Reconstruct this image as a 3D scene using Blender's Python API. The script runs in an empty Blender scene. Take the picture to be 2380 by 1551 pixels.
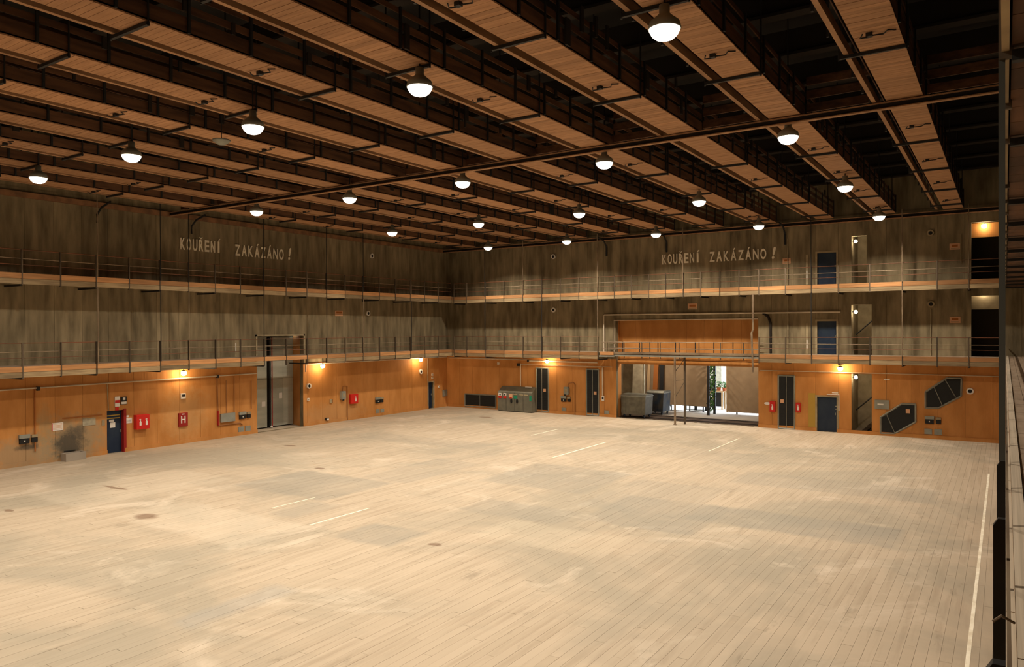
import bpy, math, random
from mathutils import Vector, Matrix
random.seed(7)
scene = bpy.context.scene
col = scene.collection
PI = math.pi

# ------------------------------------------------------------------ camera, world, exposure
cam_d = bpy.data.cameras.new('camera')
cam_d.sensor_fit = 'HORIZONTAL'; cam_d.sensor_width = 36.0
cam_d.lens = 36.0 * 1736.54 / 2380
cam_d.clip_start = 0.1; cam_d.clip_end = 300
cam = bpy.data.objects.new('camera', cam_d); col.objects.link(cam)
RX = Vector((0.83443, 0.55109, -0.00434)); UP = Vector((0.00053, 0.00707, 0.99997)); BK = Vector((0.55111, -0.83441, 0.0056))
mm = Matrix((RX, UP, BK)).transposed().to_4x4(); mm.translation = Vector((0, 0, 6.0))
cam.matrix_world = mm
scene.camera = cam

w = bpy.data.worlds.new('daylight'); scene.world = w; w.use_nodes = True
bg = w.node_tree.nodes['Background']; bg.inputs[0].default_value = (0.72, 0.84, 1.0, 1); bg.inputs[1].default_value = 9.0
vs = scene.view_settings
vs.view_transform = 'Standard'; vs.look = 'None'; vs.gamma = 1.0; vs.use_curve_mapping = False
vs.exposure = 0.0
scene.cycles.use_denoising = True
scene.cycles.max_bounces = 7; scene.cycles.diffuse_bounces = 5; scene.cycles.glossy_bounces = 2
scene.cycles.use_adaptive_sampling = True; scene.cycles.adaptive_threshold = 0.04
LAMP_COLOR = (1.0, 0.87, 0.70)
LAMP_EMIT = 6.0         # glass of the big pendant lamps
LAMP_WATT = 385.0        # light thrown down by each
BULK_EMIT = 120.0        # bulkhead lamps on the walls

# ------------------------------------------------------------------ mesh helpers
class MB:
    def __init__(s, P=None):
        s.v = []; s.f = []; s.P = P
    def add(s, vs_, fs):
        n = len(s.v)
        s.v += [tuple(s.P(*p)) if s.P else tuple(p) for p in vs_]
        s.f += [tuple(i + n for i in f) for f in fs]
        return s
    def box(s, x0, x1, y0, y1, z0, z1):
        return s.add([(x0,y0,z0),(x1,y0,z0),(x1,y1,z0),(x0,y1,z0),(x0,y0,z1),(x1,y0,z1),(x1,y1,z1),(x0,y1,z1)],
                     [(0,3,2,1),(4,5,6,7),(0,1,5,4),(1,2,6,5),(2,3,7,6),(3,0,4,7)])
    def tube(s, pts, r, n=8):
        pts = [Vector(p) for p in pts]; vs_ = []; fs = []
        for i, p in enumerate(pts):
            d = (pts[min(i+1, len(pts)-1)] - pts[max(i-1, 0)]).normalized()
            a = d.cross(Vector((0,0,1)) if abs(d.z) < .9 else Vector((1,0,0))).normalized(); b = d.cross(a)
            for k in range(n):
                t = 2*PI*k/n; vs_.append(tuple(p + a*r*math.cos(t) + b*r*math.sin(t)))
        for i in range(len(pts)-1):
            for k in range(n):
                k2 = (k+1) % n; fs.append((i*n+k, i*n+k2, (i+1)*n+k2, (i+1)*n+k))
        fs.append(tuple(range(n))); fs.append(tuple((len(pts)-1)*n + k for k in reversed(range(n))))
        return s.add(vs_, fs)
    def lathe(s, c, prof, n=20, flat=False):
        vs_ = []; fs = []
        for r, z in prof:
            for k in range(n):
                t = 2*PI*k/n; vs_.append((c[0]+r*math.cos(t), c[1]+r*math.sin(t), c[2]+z))
        for i in range(len(prof)-1):
            for k in range(n):
                k2 = (k+1) % n; fs.append((i*n+k, i*n+k2, (i+1)*n+k2, (i+1)*n+k))
        return s.add(vs_, fs)
    def prism(s, poly, lo, hi, axis=1):
        # polygon in the two other axes, extruded along axis
        n = len(poly)
        def q(a, b, c): return {0: (c, a, b), 1: (a, c, b), 2: (a, b, c)}[axis]
        vs_ = [q(a, b, lo) for a, b in poly] + [q(a, b, hi) for a, b in poly]
        fs = [tuple(range(n)), tuple(range(2*n-1, n-1, -1))] + [(i, (i+1) % n, n+(i+1) % n, n+i) for i in range(n)]
        return s.add(vs_, fs)
    def mesh(s, name, m, smooth=False):
        me = bpy.data.meshes.new(name); me.from_pydata(s.v, [], s.f); me.update()
        for mat_ in (m if isinstance(m, (list, tuple)) else [m]): me.materials.append(mat_)
        if smooth: me.shade_smooth()
        return me
    def build(s, name, m, parent=None, smooth=False):
        o = bpy.data.objects.new(name, s.mesh(name, m, smooth)); col.objects.link(o)
        if parent is not None: o.parent = parent
        return o

def tag(o, label, cat, group=None, kind=None):
    if label: o['label'] = label
    if cat: o['category'] = cat
    if group: o['group'] = group
    if kind: o['kind'] = kind
    return o
def thing(name, label, cat, group=None, loc=(0,0,0)):
    o = bpy.data.objects.new(name, None); col.objects.link(o); o.empty_display_size = .2
    o.location = loc
    return tag(o, label, cat, group)
def struct(name):
    o = bpy.data.objects.new(name, None); col.objects.link(o); o['kind'] = 'structure'; return o
def dup(root, loc, label=None, group=None):
    r = root.copy(); col.objects.link(r); r.location = loc
    if label: r['label'] = label
    if group: r['group'] = group
    for ch in list(root.children):
        c = ch.copy(); col.objects.link(c); c.parent = r
        for g in list(ch.children):
            d = g.copy(); col.objects.link(d); d.parent = c
    return r
def place(me, name, parent, loc, scale=None):
    o = bpy.data.objects.new(name, me); col.objects.link(o); o.parent = parent; o.location = loc
    if scale: o.scale = scale
    return o

# ------------------------------------------------------------------ materials
def mat(name, c, rough=.8, metal=0., c2=None, scale=(1,1,1), detail=6, lo=.35, hi=.65, bump=0., bscale=None, rnd=0., emit=None, est=0.):
    m = bpy.data.materials.new(name); m.use_nodes = True
    nt = m.node_tree; N = nt.nodes; Lk = nt.links; b = N['Principled BSDF']
    b.inputs['Base Color'].default_value = (*c, 1); b.inputs['Roughness'].default_value = rough; b.inputs['Metallic'].default_value = metal
    b.inputs['Specular IOR Level'].default_value = .3
    if emit:
        b.inputs['Emission Color'].default_value = (*emit, 1); b.inputs['Emission Strength'].default_value = est
    out = None
    if c2 or bump:
        g = N.new('ShaderNodeNewGeometry'); mp = N.new('ShaderNodeMapping'); mp.inputs['Scale'].default_value = scale
        Lk.new(g.outputs['Position'], mp.inputs['Vector'])
        nz = N.new('ShaderNodeTexNoise'); nz.inputs['Scale'].default_value = 1; nz.inputs['Detail'].default_value = detail
        Lk.new(mp.outputs[0], nz.inputs['Vector'])
        if c2:
            mr = N.new('ShaderNodeMapRange'); mr.inputs[1].default_value = lo; mr.inputs[2].default_value = hi
            Lk.new(nz.outputs['Fac'], mr.inputs[0])
            mx = N.new('ShaderNodeMix'); mx.data_type = 'RGBA'
            mx.inputs[6].default_value = (*c, 1); mx.inputs[7].default_value = (*c2, 1)
            Lk.new(mr.outputs[0], mx.inputs[0]); out = mx.outputs[2]
        if bump:
            bp = N.new('ShaderNodeBump'); bp.inputs['Strength'].default_value = bump; bp.inputs['Distance'].default_value = .02
            if bscale:
                mp2 = N.new('ShaderNodeMapping'); mp2.inputs['Scale'].default_value = bscale
                Lk.new(g.outputs['Position'], mp2.inputs['Vector'])
                nb = N.new('ShaderNodeTexNoise'); nb.inputs['Scale'].default_value = 1; nb.inputs['Detail'].default_value = 3
                Lk.new(mp2.outputs[0], nb.inputs['Vector']); Lk.new(nb.outputs['Fac'], bp.inputs['Height'])
            else: Lk.new(nz.outputs['Fac'], bp.inputs['Height'])
            Lk.new(bp.outputs[0], b.inputs['Normal'])
    if rnd:
        oi = N.new('ShaderNodeObjectInfo'); hs = N.new('ShaderNodeHueSaturation')
        m1 = N.new('ShaderNodeMath'); m1.operation = 'MULTIPLY_ADD'; m1.inputs[1].default_value = 2*rnd; m1.inputs[2].default_value = 1-rnd
        Lk.new(oi.outputs['Random'], m1.inputs[0]); Lk.new(m1.outputs[0], hs.inputs['Value'])
        if out: Lk.new(out, hs.inputs['Color'])
        else: hs.inputs['Color'].default_value = (*c, 1)
        out = hs.outputs[0]
    if out: Lk.new(out, b.inputs['Base Color'])
    return m

M = {}
M['upper_wall'] = mat('grey_wall_sheet', (.125,.10,.058), .95, c2=(.31,.25,.15), scale=(2.6,2.6,.5), detail=12, lo=.3, hi=.7, bump=.7, bscale=(9,9,2.5), rnd=.13)
M['orange'] = mat('orange_wall_paint', (.45,.19,.045), .7, c2=(.60,.275,.08), scale=(1.3,1.3,.5), lo=.35, hi=.7, bump=.5, bscale=(14,14,.6), rnd=.04)
M['orange_dark'] = mat('deep_orange_paint', (.36,.12,.025), .7)
M['steel_dark'] = mat('dark_steel', (.022,.022,.022), .6, .1)
M['post'] = mat('gallery_post_paint', (.10,.075,.05), .6, .2, rnd=.5)
M['rail_red'] = mat('rusty_red_rail', (.22,.085,.04), .6, .2, c2=(.12,.06,.035), scale=(1,1,1))
M['rail_pale'] = mat('worn_pale_rail', (.34,.26,.17), .55, .2, c2=(.16,.11,.07), scale=(.7,.7,1))
M['fascia'] = mat('orange_brown_board', (.50,.25,.10), .75, c2=(.36,.18,.075), scale=(.9,.9,12), rnd=.34, bump=.3)
M['fascia_grey'] = mat('weathered_grey_board', (.36,.27,.15), .8, c2=(.24,.17,.095), scale=(1.2,1.2,14), rnd=.34, bump=.3)
M['deck'] = mat('gallery_deck_board', (.36,.27,.19), .85, c2=(.28,.20,.135), scale=(6,1,6), rnd=.1)
M['soffit'] = mat('catwalk_soffit_board', (.43,.235,.12), .75, c2=(.34,.18,.09), scale=(1.5,9,1), rnd=.16)
M['catside'] = mat('catwalk_side_board', (.15,.07,.033), .8, c2=(.07,.034,.018), scale=(3,.8,6), rnd=.3)
M['beam'] = mat('catwalk_beam', (.42,.235,.12), .7, c2=(.26,.14,.07), scale=(4,.7,4))
M['roof'] = mat('black_roof', (.02,.018,.016), .95)
M['girder'] = mat('brown_girder', (.30,.15,.07), .7, c2=(.16,.085,.045), scale=(.6,2,2))
M['girder_dark'] = mat('near_black_girder', (.022,.017,.013), .9)  # near-black brown; on the girder web it stands in for shade
M['column'] = mat('tall_column_steel', (.075,.078,.068), .7)
M['pale_board'] = mat('worn_pale_board', (.62,.52,.40), .8, c2=(.48,.40,.30), scale=(60,.5,20), rnd=.1)
M['lobby'] = mat('shaded_lobby_wall', (.05,.04,.025), .8)  # shade of the unlit openings put into the wall colour
M['globe_dim'] = mat('stair_lamp_globe', (1,1,1), .3, emit=(1.0,.78,.5), est=38.0)
M['globe_stair'] = mat('stairwell_globe', (1,1,1), .3, emit=(1.0,.78,.5), est=110.0)
M['white'] = mat('white_enamel', (.75,.72,.66), .4)
M['paint_white'] = mat('white_line_paint', (.9,.86,.72), .7, c2=(.7,.63,.48), scale=(6,3,1))
M['pipe'] = mat('white_pipe', (.68,.60,.48), .45, c2=(.52,.44,.33), scale=(1,1,1))
M['pipe_brown'] = mat('orange_conduit', (.28,.12,.04), .6)
M['blue'] = mat('navy_door_paint', (.010,.022,.05), .5, c2=(.02,.035,.06), scale=(2,2,1))
M['cream'] = mat('cream_frame_paint', (.40,.33,.20), .7, c2=(.28,.22,.13), scale=(2,2,3))
M['grey'] = mat('grey_metal', (.30,.31,.27), .5, .2, c2=(.24,.245,.21), scale=(2,2,2))
M['gate'] = mat('grey_gate_sheet', (.34,.35,.29), .6, 0, c2=(.46,.46,.38), scale=(.4,.4,2), rnd=.15)
M['console'] = mat('console_grey', (.13,.125,.095), .6, .1, c2=(.17,.16,.12), scale=(2,2,2))
M['black'] = mat('black_plastic', (.012,.012,.012), .6)
M['grille'] = mat('grille_dark', (.016,.018,.018), .7, 0)
M['red'] = mat('signal_red', (.55,.018,.012), .45)
M['darkred'] = mat('deep_red', (.28,.015,.012), .5)
M['green'] = mat('sign_green', (.01,.22,.12), .5)
M['yellow'] = mat('sign_yellow', (.45,.29,.05), .6)
M['letter'] = mat('cream_letter', (.85,.78,.62), .8, rnd=.08)
M['sign_orange'] = mat('orange_sign', (.66,.38,.22), .7)
M['beige'] = mat('beige_flat_cloth', (.37,.26,.155), .9, c2=(.32,.225,.135), scale=(2,2,2))
M['bin'] = mat('bin_steel', (.12,.115,.09), .5, .5, c2=(.18,.17,.13), scale=(3,3,3))
M['bin_blue'] = mat('bin_blue_steel', (.035,.055,.085), .5, .3, c2=(.10,.10,.09), scale=(3,3,2))
M['dockfloor'] = mat('dock_threshold_planks', (.10,.062,.038), .85, c2=(.06,.038,.024), scale=(.4,6,1))
M['concrete'] = mat('pale_concrete', (.36,.31,.25), .9, c2=(.30,.26,.21), scale=(1,1,1))
M['outdoor'] = mat('pale_yard_paving', (.60,.55,.47), .9)
M['leaf'] = mat('leaf_green', (.035,.12,.02), .6, c2=(.07,.2,.04), scale=(8,8,8), rnd=.3)
M['terracotta'] = mat('terracotta', (.42,.12,.05), .8)
M['wood'] = mat('bare_wood', (.48,.32,.17), .7, rnd=.1)
M['stair_wall'] = mat('stair_beige_wall', (.50,.42,.28), .85, c2=(.36,.30,.2), scale=(2,2,2))
M['lens'] = mat('lamp_lens', (1,1,1), .3, emit=LAMP_COLOR, est=LAMP_EMIT)
M['globe'] = mat('bulkhead_globe', (1,1,1), .3, emit=(1.0,.72,.42), est=BULK_EMIT)
M['soot'] = mat('soot', (.05,.05,.045), .9)
M['plaster'] = mat('bare_plaster_patch', (.42,.38,.27), .9, c2=(.30,.27,.2), scale=(5,5,5))

def add_stains(m):
    # soot and rubbed grey plaster around the wash trough of the long side wall, fixed to the wall
    nt = m.node_tree; N = nt.nodes; Lk = nt.links; b = N['Principled BSDF']
    src = b.inputs['Base Color'].links[0].from_socket
    g = N.new('ShaderNodeNewGeometry'); sp = N.new('ShaderNodeSeparateXYZ'); Lk.new(g.outputs['Position'], sp.inputs[0])
    nz = N.new('ShaderNodeTexNoise'); nz.inputs['Scale'].default_value = 3.2; nz.inputs['Detail'].default_value = 7; nz.inputs['Roughness'].default_value = .7
    Lk.new(g.outputs['Position'], nz.inputs['Vector'])
    def mth(op, a, b_, c_=None):
        n = N.new('ShaderNodeMath'); n.operation = op
        for i, v in enumerate((a, b_, c_)):
            if v is None: continue
            if isinstance(v, (int, float)): n.inputs[i].default_value = v
            else: Lk.new(v, n.inputs[i])
        return n.outputs[0]
    onleft = mth('LESS_THAN', sp.outputs[0], -36.3)
    out = src
    for y, z, ry, rz, st, c, wob in ((17.9, .9, 1.9, 1.3, .75, (.30,.25,.155), 1.5), (15.6, .5, 2.2, .95, .6, (.30,.26,.17), 1.6), (17.7, .75, .85, .75, .85, (.055,.05,.04), 1.4),
                                     (18.1, 1.25, .45, .45, .6, (.06,.055,.045), 1.4), (15.9, .82, .55, .16, .8, (.05,.045,.035), 1.2), (16.6, 1.7, .35, 1.1, .45, (.32,.24,.12), 1.4), (23.6, 1.7, 1.5, 1.7, .28, (.55,.40,.2), 1.6), (34.0, .6, 3.4, .8, .3, (.45,.30,.15), 1.6)):
        dy = mth('MULTIPLY', mth('SUBTRACT', sp.outputs[1], y), 1/ry); dz = mth('MULTIPLY', mth('SUBTRACT', sp.outputs[2], z), 1/rz)
        r = mth('SQRT', mth('ADD', mth('MULTIPLY', dy, dy), mth('MULTIPLY', dz, dz)), None)
        r = mth('MULTIPLY_ADD', mth('SUBTRACT', nz.outputs['Fac'], .5), wob, r)
        mr = N.new('ShaderNodeMapRange'); mr.inputs[1].default_value = .45; mr.inputs[2].default_value = 1.05; mr.inputs[3].default_value = st; mr.inputs[4].default_value = 0
        Lk.new(r, mr.inputs[0]); f = mth('MULTIPLY', mr.outputs[0], onleft)
        mx = N.new('ShaderNodeMix'); mx.data_type = 'RGBA'; Lk.new(f, mx.inputs[0]); Lk.new(out, mx.inputs[6]); mx.inputs[7].default_value = (*c, 1); out = mx.outputs[2]
    Lk.new(out, b.inputs['Base Color'])
add_stains(M['orange'])

def floor_material():
    m = bpy.data.materials.new('worn_floor_boards'); m.use_nodes = True
    nt = m.node_tree; N = nt.nodes; Lk = nt.links; b = N['Principled BSDF']
    b.inputs['Roughness'].default_value = .62; b.inputs['Specular IOR Level'].default_value = .25
    g = N.new('ShaderNodeNewGeometry'); sp = N.new('ShaderNodeSeparateXYZ'); Lk.new(g.outputs['Position'], sp.inputs[0])
    def math_(op, a, b_=None, c_=None):
        n = N.new('ShaderNodeMath'); n.operation = op
        for i, v in enumerate((a, b_, c_)):
            if v is None: continue
            if isinstance(v, (int, float)): n.inputs[i].default_value = v
            else: Lk.new(v, n.inputs[i])
        return n.outputs[0]
    def noise(scale, detail=5, rough=.55, dist=0):
        mp = N.new('ShaderNodeMapping'); mp.inputs['Scale'].default_value = scale; Lk.new(g.outputs['Position'], mp.inputs['Vector'])
        nz = N.new('ShaderNodeTexNoise'); nz.inputs['Scale'].default_value = 1; nz.inputs['Detail'].default_value = detail
        nz.inputs['Roughness'].default_value = rough; nz.inputs['Distortion'].default_value = dist
        Lk.new(mp.outputs[0], nz.inputs['Vector']); return nz.outputs['Fac']
    def ramp(v, lo, hi, a=0., b_=1.):
        n = N.new('ShaderNodeMapRange'); n.inputs[1].default_value = lo; n.inputs[2].default_value = hi
        n.inputs[3].default_value = a; n.inputs[4].default_value = b_; Lk.new(v, n.inputs[0]); return n.outputs[0]
    def mix(f, a, b_):
        n = N.new('ShaderNodeMix'); n.data_type = 'RGBA'
        if isinstance(f, float): n.inputs[0].default_value = f
        else: Lk.new(f, n.inputs[0])
        for i, v in ((6, a), (7, b_)):
            if isinstance(v, tuple): n.inputs[i].default_value = (*v, 1)
            else: Lk.new(v, n.inputs[i])
        return n.outputs[2]
    X, Y = sp.outputs[0], sp.outputs[1]
    # tone of each board: same for single boards and for the joined ones
    cx = math_('FLOOR', math_('MULTIPLY', X, 1/.2)); off = math_('MULTIPLY', math_('FRACT', math_('MULTIPLY', cx, .37)), 4.0)
    cy = math_('FLOOR', math_('MULTIPLY', math_('ADD', Y, off), .25))
    cb = N.new('ShaderNodeCombineXYZ'); Lk.new(cx, cb.inputs[0]); Lk.new(cy, cb.inputs[1])
    wn = N.new('ShaderNodeTexWhiteNoise'); wn.noise_dimensions = '2D'; Lk.new(cb.outputs[0], wn.inputs['Vector'])
    base = mix(noise((.9,.10,1), 6), (.47,.385,.285), (.40,.325,.235))
    base = mix(ramp(wn.outputs['Value'], 0, 1, 0, .38), base, (.55,.455,.345))
    base = mix(ramp(noise((5,.35,1), 4), .5, .72, 0, .55), base, (.31,.24,.165))       # lengthwise grain streaks
    base = mix(ramp(noise((.14,.16,1), 5, .6, .6), .46, .60, 0, .7), base, (.31,.275,.21))  # broad grey wear
    base = mix(ramp(noise((.35,.3,1), 6, .65, 1.0), .56, .70, 0, .65), base, (.62,.53,.42))   # rubbed pale areas
    base = mix(ramp(noise((1.6,.5,1), 8, .7, .4), .60, .72, 0, .65), base, (.22,.18,.125))     # scuffs
    # big mopped rectangles with squared edges (x0,x1,y0,y1,strength)
    wob = math_('MULTIPLY', math_('SUBTRACT', noise((1.2,1.2,1), 4), .5), .55)
    patchy = noise((.5,.4,1), 5)
    Xw = math_('ADD', X, wob); Yw = math_('ADD', Y, wob)
    for x0, x1, y0, y1, s_, c_ in ((-8.5,-2.5,22.6,24.9,.55,(.27,.25,.205)), (-11.3,-7.6,20.8,24.8,.45,(.27,.25,.205)),
                                   (-12.2,-8.6,22.4,27.6,.28,(.27,.25,.205)), (-17.5,-12.8,24.0,28.5,.42,(.27,.25,.205)),
                                   (-15.3,-11.5,19.8,21.6,.38,(.27,.25,.205)), (-25,-20,18.2,21.8,.5,(.27,.25,.205)),
                                   (-22,-19.5,22,27,.3,(.27,.25,.205)), (-20.2,-18.9,16.0,18.0,.3,(.27,.25,.205)), (-27,-22,17.4,19.4,.28,(.3,.26,.2)), (-19,-17.7,10.5,14,.25,(.3,.27,.21)), (-7,-3.2,12,15,.22,(.3,.26,.2)), (-30,-26,13,19,.26,(.58,.50,.39)), (-24,-17.9,13.0,15.6,.3,(.60,.52,.41)), (-13,-9,17.5,19.6,.25,(.56,.48,.36)), (-30,-22,30,32,.3,(.28,.25,.2)), (-16.3,-14.2,15.2,17.0,.5,(.27,.25,.205)),
                                   (-9,-2,29,31.5,.3,(.27,.25,.205)), (-17,-9,33,36,.22,(.27,.25,.205)), (-14.4,-13.6,8.9,11.6,.5,(.33,.31,.27)), (-34,-24,22,25,.25,(.4,.35,.27))):
        a = ramp(Xw, x0-.15, x0+.15); b1 = ramp(Xw, x1-.15, x1+.15, 1, 0); c1 = ramp(Yw, y0-.15, y0+.15); d1 = ramp(Yw, y1-.15, y1+.15, 1, 0)
        f = math_('MULTIPLY', math_('MULTIPLY', a, b1), math_('MULTIPLY', c1, d1))
        f = math_('MULTIPLY', f, ramp(patchy, .3, .6, .6*s_, 1.35*s_))
        base = mix(f, base, c_)
    # dark chips
    for x, y, rx, ry in ((-23.2,13.6,.5,.35), (-13.25,16.2,.22,.16), (-28.4,15.5,.9,.12), (-24.8,22.4,.35,.2), (-27.9,11.5,.3,.12), (-31,26,.4,.2), (-29.6,41.5,.6,.3)):
        dx = math_('MULTIPLY', math_('SUBTRACT', Xw, x), 1/rx); dy = math_('MULTIPLY', math_('SUBTRACT', Yw, y), 1/ry)
        r = math_('ADD', math_('MULTIPLY', dx, dx), math_('MULTIPLY', dy, dy))
        base = mix(ramp(r, .35, 1.1, .75, 0), base, (.17,.10,.06))
    Lk.new(base, b.inputs['Base Color'])
    return m
M['floor'] = floor_material()

# ------------------------------------------------------------------ wall frames: (s along, d out from the wall, z)
XL, YB, XR, YF, ZR = -36.5, 46.0, 1.6, -4.0, 15.2
PL = lambda s, d, z: (XL + d, s, z)
PB = lambda s, d, z: (s, YB - d, z)
PR = lambda s, d, z: (XR - d, s, z)
def minus(rect, holes):
    out = [rect]
    for a0, a1, b0, b1 in holes:
        nxt = []
        for x0, x1, z0, z1 in out:
            if a1 <= x0 or a0 >= x1 or b1 <= z0 or b0 >= z1: nxt.append((x0, x1, z0, z1)); continue
            if a0 > x0: nxt.append((x0, a0, z0, z1))
            if a1 < x1: nxt.append((a1, x1, z0, z1))
            m0, m1 = max(x0, a0), min(x1, a1)
            if b0 > z0: nxt.append((m0, m1, z0, b0))
            if b1 < z1: nxt.append((m0, m1, b1, z1))
        out = nxt
    return out
def wall(name, P, s0, s1, holes, thick, pitch=1.24, upper_from=3.95, portal_orange=None, backmat='orange'):
    w_ = struct(name)
    mb = MB(P)
    for x0, x1, z0, z1 in minus((s0-.6, s1+.6, -.3, ZR), holes): mb.box(x0, x1, -thick, -.03, z0, z1)
    mb.build('masonry', M['upper_wall'], w_)
    s = s0
    while s < s1 - .01:
        e = min(s + pitch, s1)
        for z0, z1, m_ in ((0.0, upper_from, 'orange'), (upper_from, 8.2, 'upper_wall'), (8.2, 12.4, 'upper_wall')):
            rs = [r for r in minus((s + .006, e - .006, z0 + .004, z1 - .004), holes) if r[1]-r[0] > .03 and r[3]-r[2] > .03]
            if not rs: continue
            d = random.uniform(-.005, .004)
            mb = MB(P)
            for r in rs: mb.box(r[0], r[1], -.03, d, r[2], r[3])
            mb.build('wall_panel', M[m_], w_)
        s = e
    return w_

LH = [(19.45, 20.32, 0, 2.10), (43.70, 44.36, 0, 2.02), (28.2, 31.65, 0, 5.65)]
BH = [(-21.95, -12.5, 0, 6.55), (-9.17, -8.05, 0, 2.03), (-7.3, -6.25, .05, 3.4), (-9.16, -8.06, 4.42, 6.42), (-7.3, -6.25, 4.42, 7.3),
      (-9.15, -8.06, 8.5, 10.37), (-7.28, -6.5, 8.5, 11.2), (-1.5, -.05, 4.42, 7.65), (-1.5, -.05, 8.5, 11.5)]
wl = wall('wall_left', PL, YF, YB, LH, .3)
wb = wall('wall_back', PB, XL, XR, BH, .3)
wr = wall('wall_right', PR, YF, YB, [], .3, pitch=2.48)
wf = wall('wall_front', lambda s, d, z: (s, YF + d, z), XL, XR, [], .3, pitch=4.96)

# baseboards
def baseboard(name, P, s0, s1, holes):
    mb = MB(P)
    for x0, x1, z0, z1 in minus((s0, s1, 0, .2), holes): mb.box(x0, x1, .006, .045, z0, .2)
    o = mb.build(name, M['orange']); o['kind'] = 'structure'
baseboard('baseboard_left', PL, YF, YB-.05, LH); baseboard('baseboard_back', PB, XL+.05, XR, BH)

# ------------------------------------------------------------------ floor of individual boards
fl = struct('floor')
MB().box(XL-1.5, XR+.4, YF-.4, YB+.3, -.35, -.03).build('subfloor', M['soot'], fl)
BW, BL = .2, 4.0
def board_rects():
    n0 = math.floor((XL-1.4)/BW); n1 = math.ceil(XR/BW)
    for c in range(n0, n1):
        off = ((c*.37) % 1.0)*BL
        k0 = math.floor((YF+off)/BL); k1 = math.ceil((YB+.3+off)/BL)
        for k in range(k0, k1):
            y0 = max(k*BL-off, YF); y1 = min((k+1)*BL-off, YB+.3)
            if y1-y0 > .05: yield c*BW, y0, y1
rest = MB(); single = []
for x, y0, y1 in board_rects():
    full = y1-y0 > BL-.01
    if full and -15.2 < x < -.1 and 8.5 < (y0+y1)/2 < 24.6: single.append((x, y0))
    else:
        dz = random.uniform(-.0015, .0015)
        rest.box(x+.002, x+BW-.002, y0+.003, y1-.003, -.03, dz)
single.sort(key=lambda p: p[1]+.5*abs(p[0]))
bm_ = MB().box(.002, BW-.002, .003, BL-.003, -.03, 0).mesh('floorboard', M['floor'])
for i, (x, y) in enumerate(single):
    if i < 298: place(bm_, 'floorboard', fl, (x, y, random.uniform(-.0015, .0015)))
    else: rest.box(x+.002, x+BW-.002, y+.003, y+BL-.003, -.03, random.uniform(-.0015, .0015))
r_ = rest.build('floorboards', M['floor'], fl); r_['kind'] = 'stuff'
# painted guide lines (flat print on the boards)
for x, y0, y1, wd in ((-20.65, 16.5, 18.42, .05), (-17.86, 15.68, 18.3, .07), (-22.37, 35.78, 38.9, .07), (-17.65, 30.09, 35.7, .10), (-12.1, 35.72, 40.7, .06), (-.57, 3, 36.2, .07)):
    MB().box(x-wd/2, x+wd/2, y0, y1, .0005, .004).build('painted_line', M['paint_white'], fl)

# ------------------------------------------------------------------ roof
ce = struct('ceiling')
MB().box(XL-.3, XR+.3, YF-.3, YB+.3, ZR, ZR+.2).build('roof_slab', M['roof'], ce)
y = -1.5
while y < YB:
    MB().box(XL, XR, y-.12, y+.12, 14.2, 14.9).box(XL, XR, y-.2, y+.2, 14.12, 14.2).build('roof_girder', M['girder_dark'], ce); y += 3.1

# ------------------------------------------------------------------ long cross girder and end beam under the catwalks
def igirder(name, label, x0, x1, y, z0, z1, mt, wd=.16):
    t = thing(name, label, 'girder')
    MB().box(x0, x1, y-.02, y+.02, z0+.03, z1-.03).build('web', M['girder_dark'], t)  # dark web, pale flanges: shade and caught light put into their colours
    MB().box(x0, x1, y-wd/2, y+wd/2, z0, z0+.03).build('bottom_flange', M['beam'], t)
    MB().box(x0, x1, y-wd/2, y+wd/2, z1-.03, z1).build('top_flange', M['beam'], t)
    return t
g1 = igirder('cross_girder', 'long brown steel girder running crosswise beneath all the ceiling catwalks', XL, XR-.0, 22.75, 11.98, 12.17, 'girder')
for z in (12.36, 12.75, 13.15):
    for i in range(12):
        a = -1.83-3.125*i+.06; b = min(a+3.125-1.34-.12, XR)
        if a > XL+.1: MB().box(max(a, XL+.1), b, 23.2, 23.25, z, z+.24).build('side_plank', M['catside'], g1)
igirder('end_beam', 'brown steel beam carrying the catwalk ends along the far wall', XL, XR, YB-.45, 11.95, 12.17, 'girder', .3)
MB  # (left wall ledger)
t = thing('ledger_beam', 'brown timber ledger along the top of the long side wall', 'beam')
MB(PL).box(YF, YB-.6, .01, .16, 11.95, 12.2).build('timber', M['girder'], t)

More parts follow.
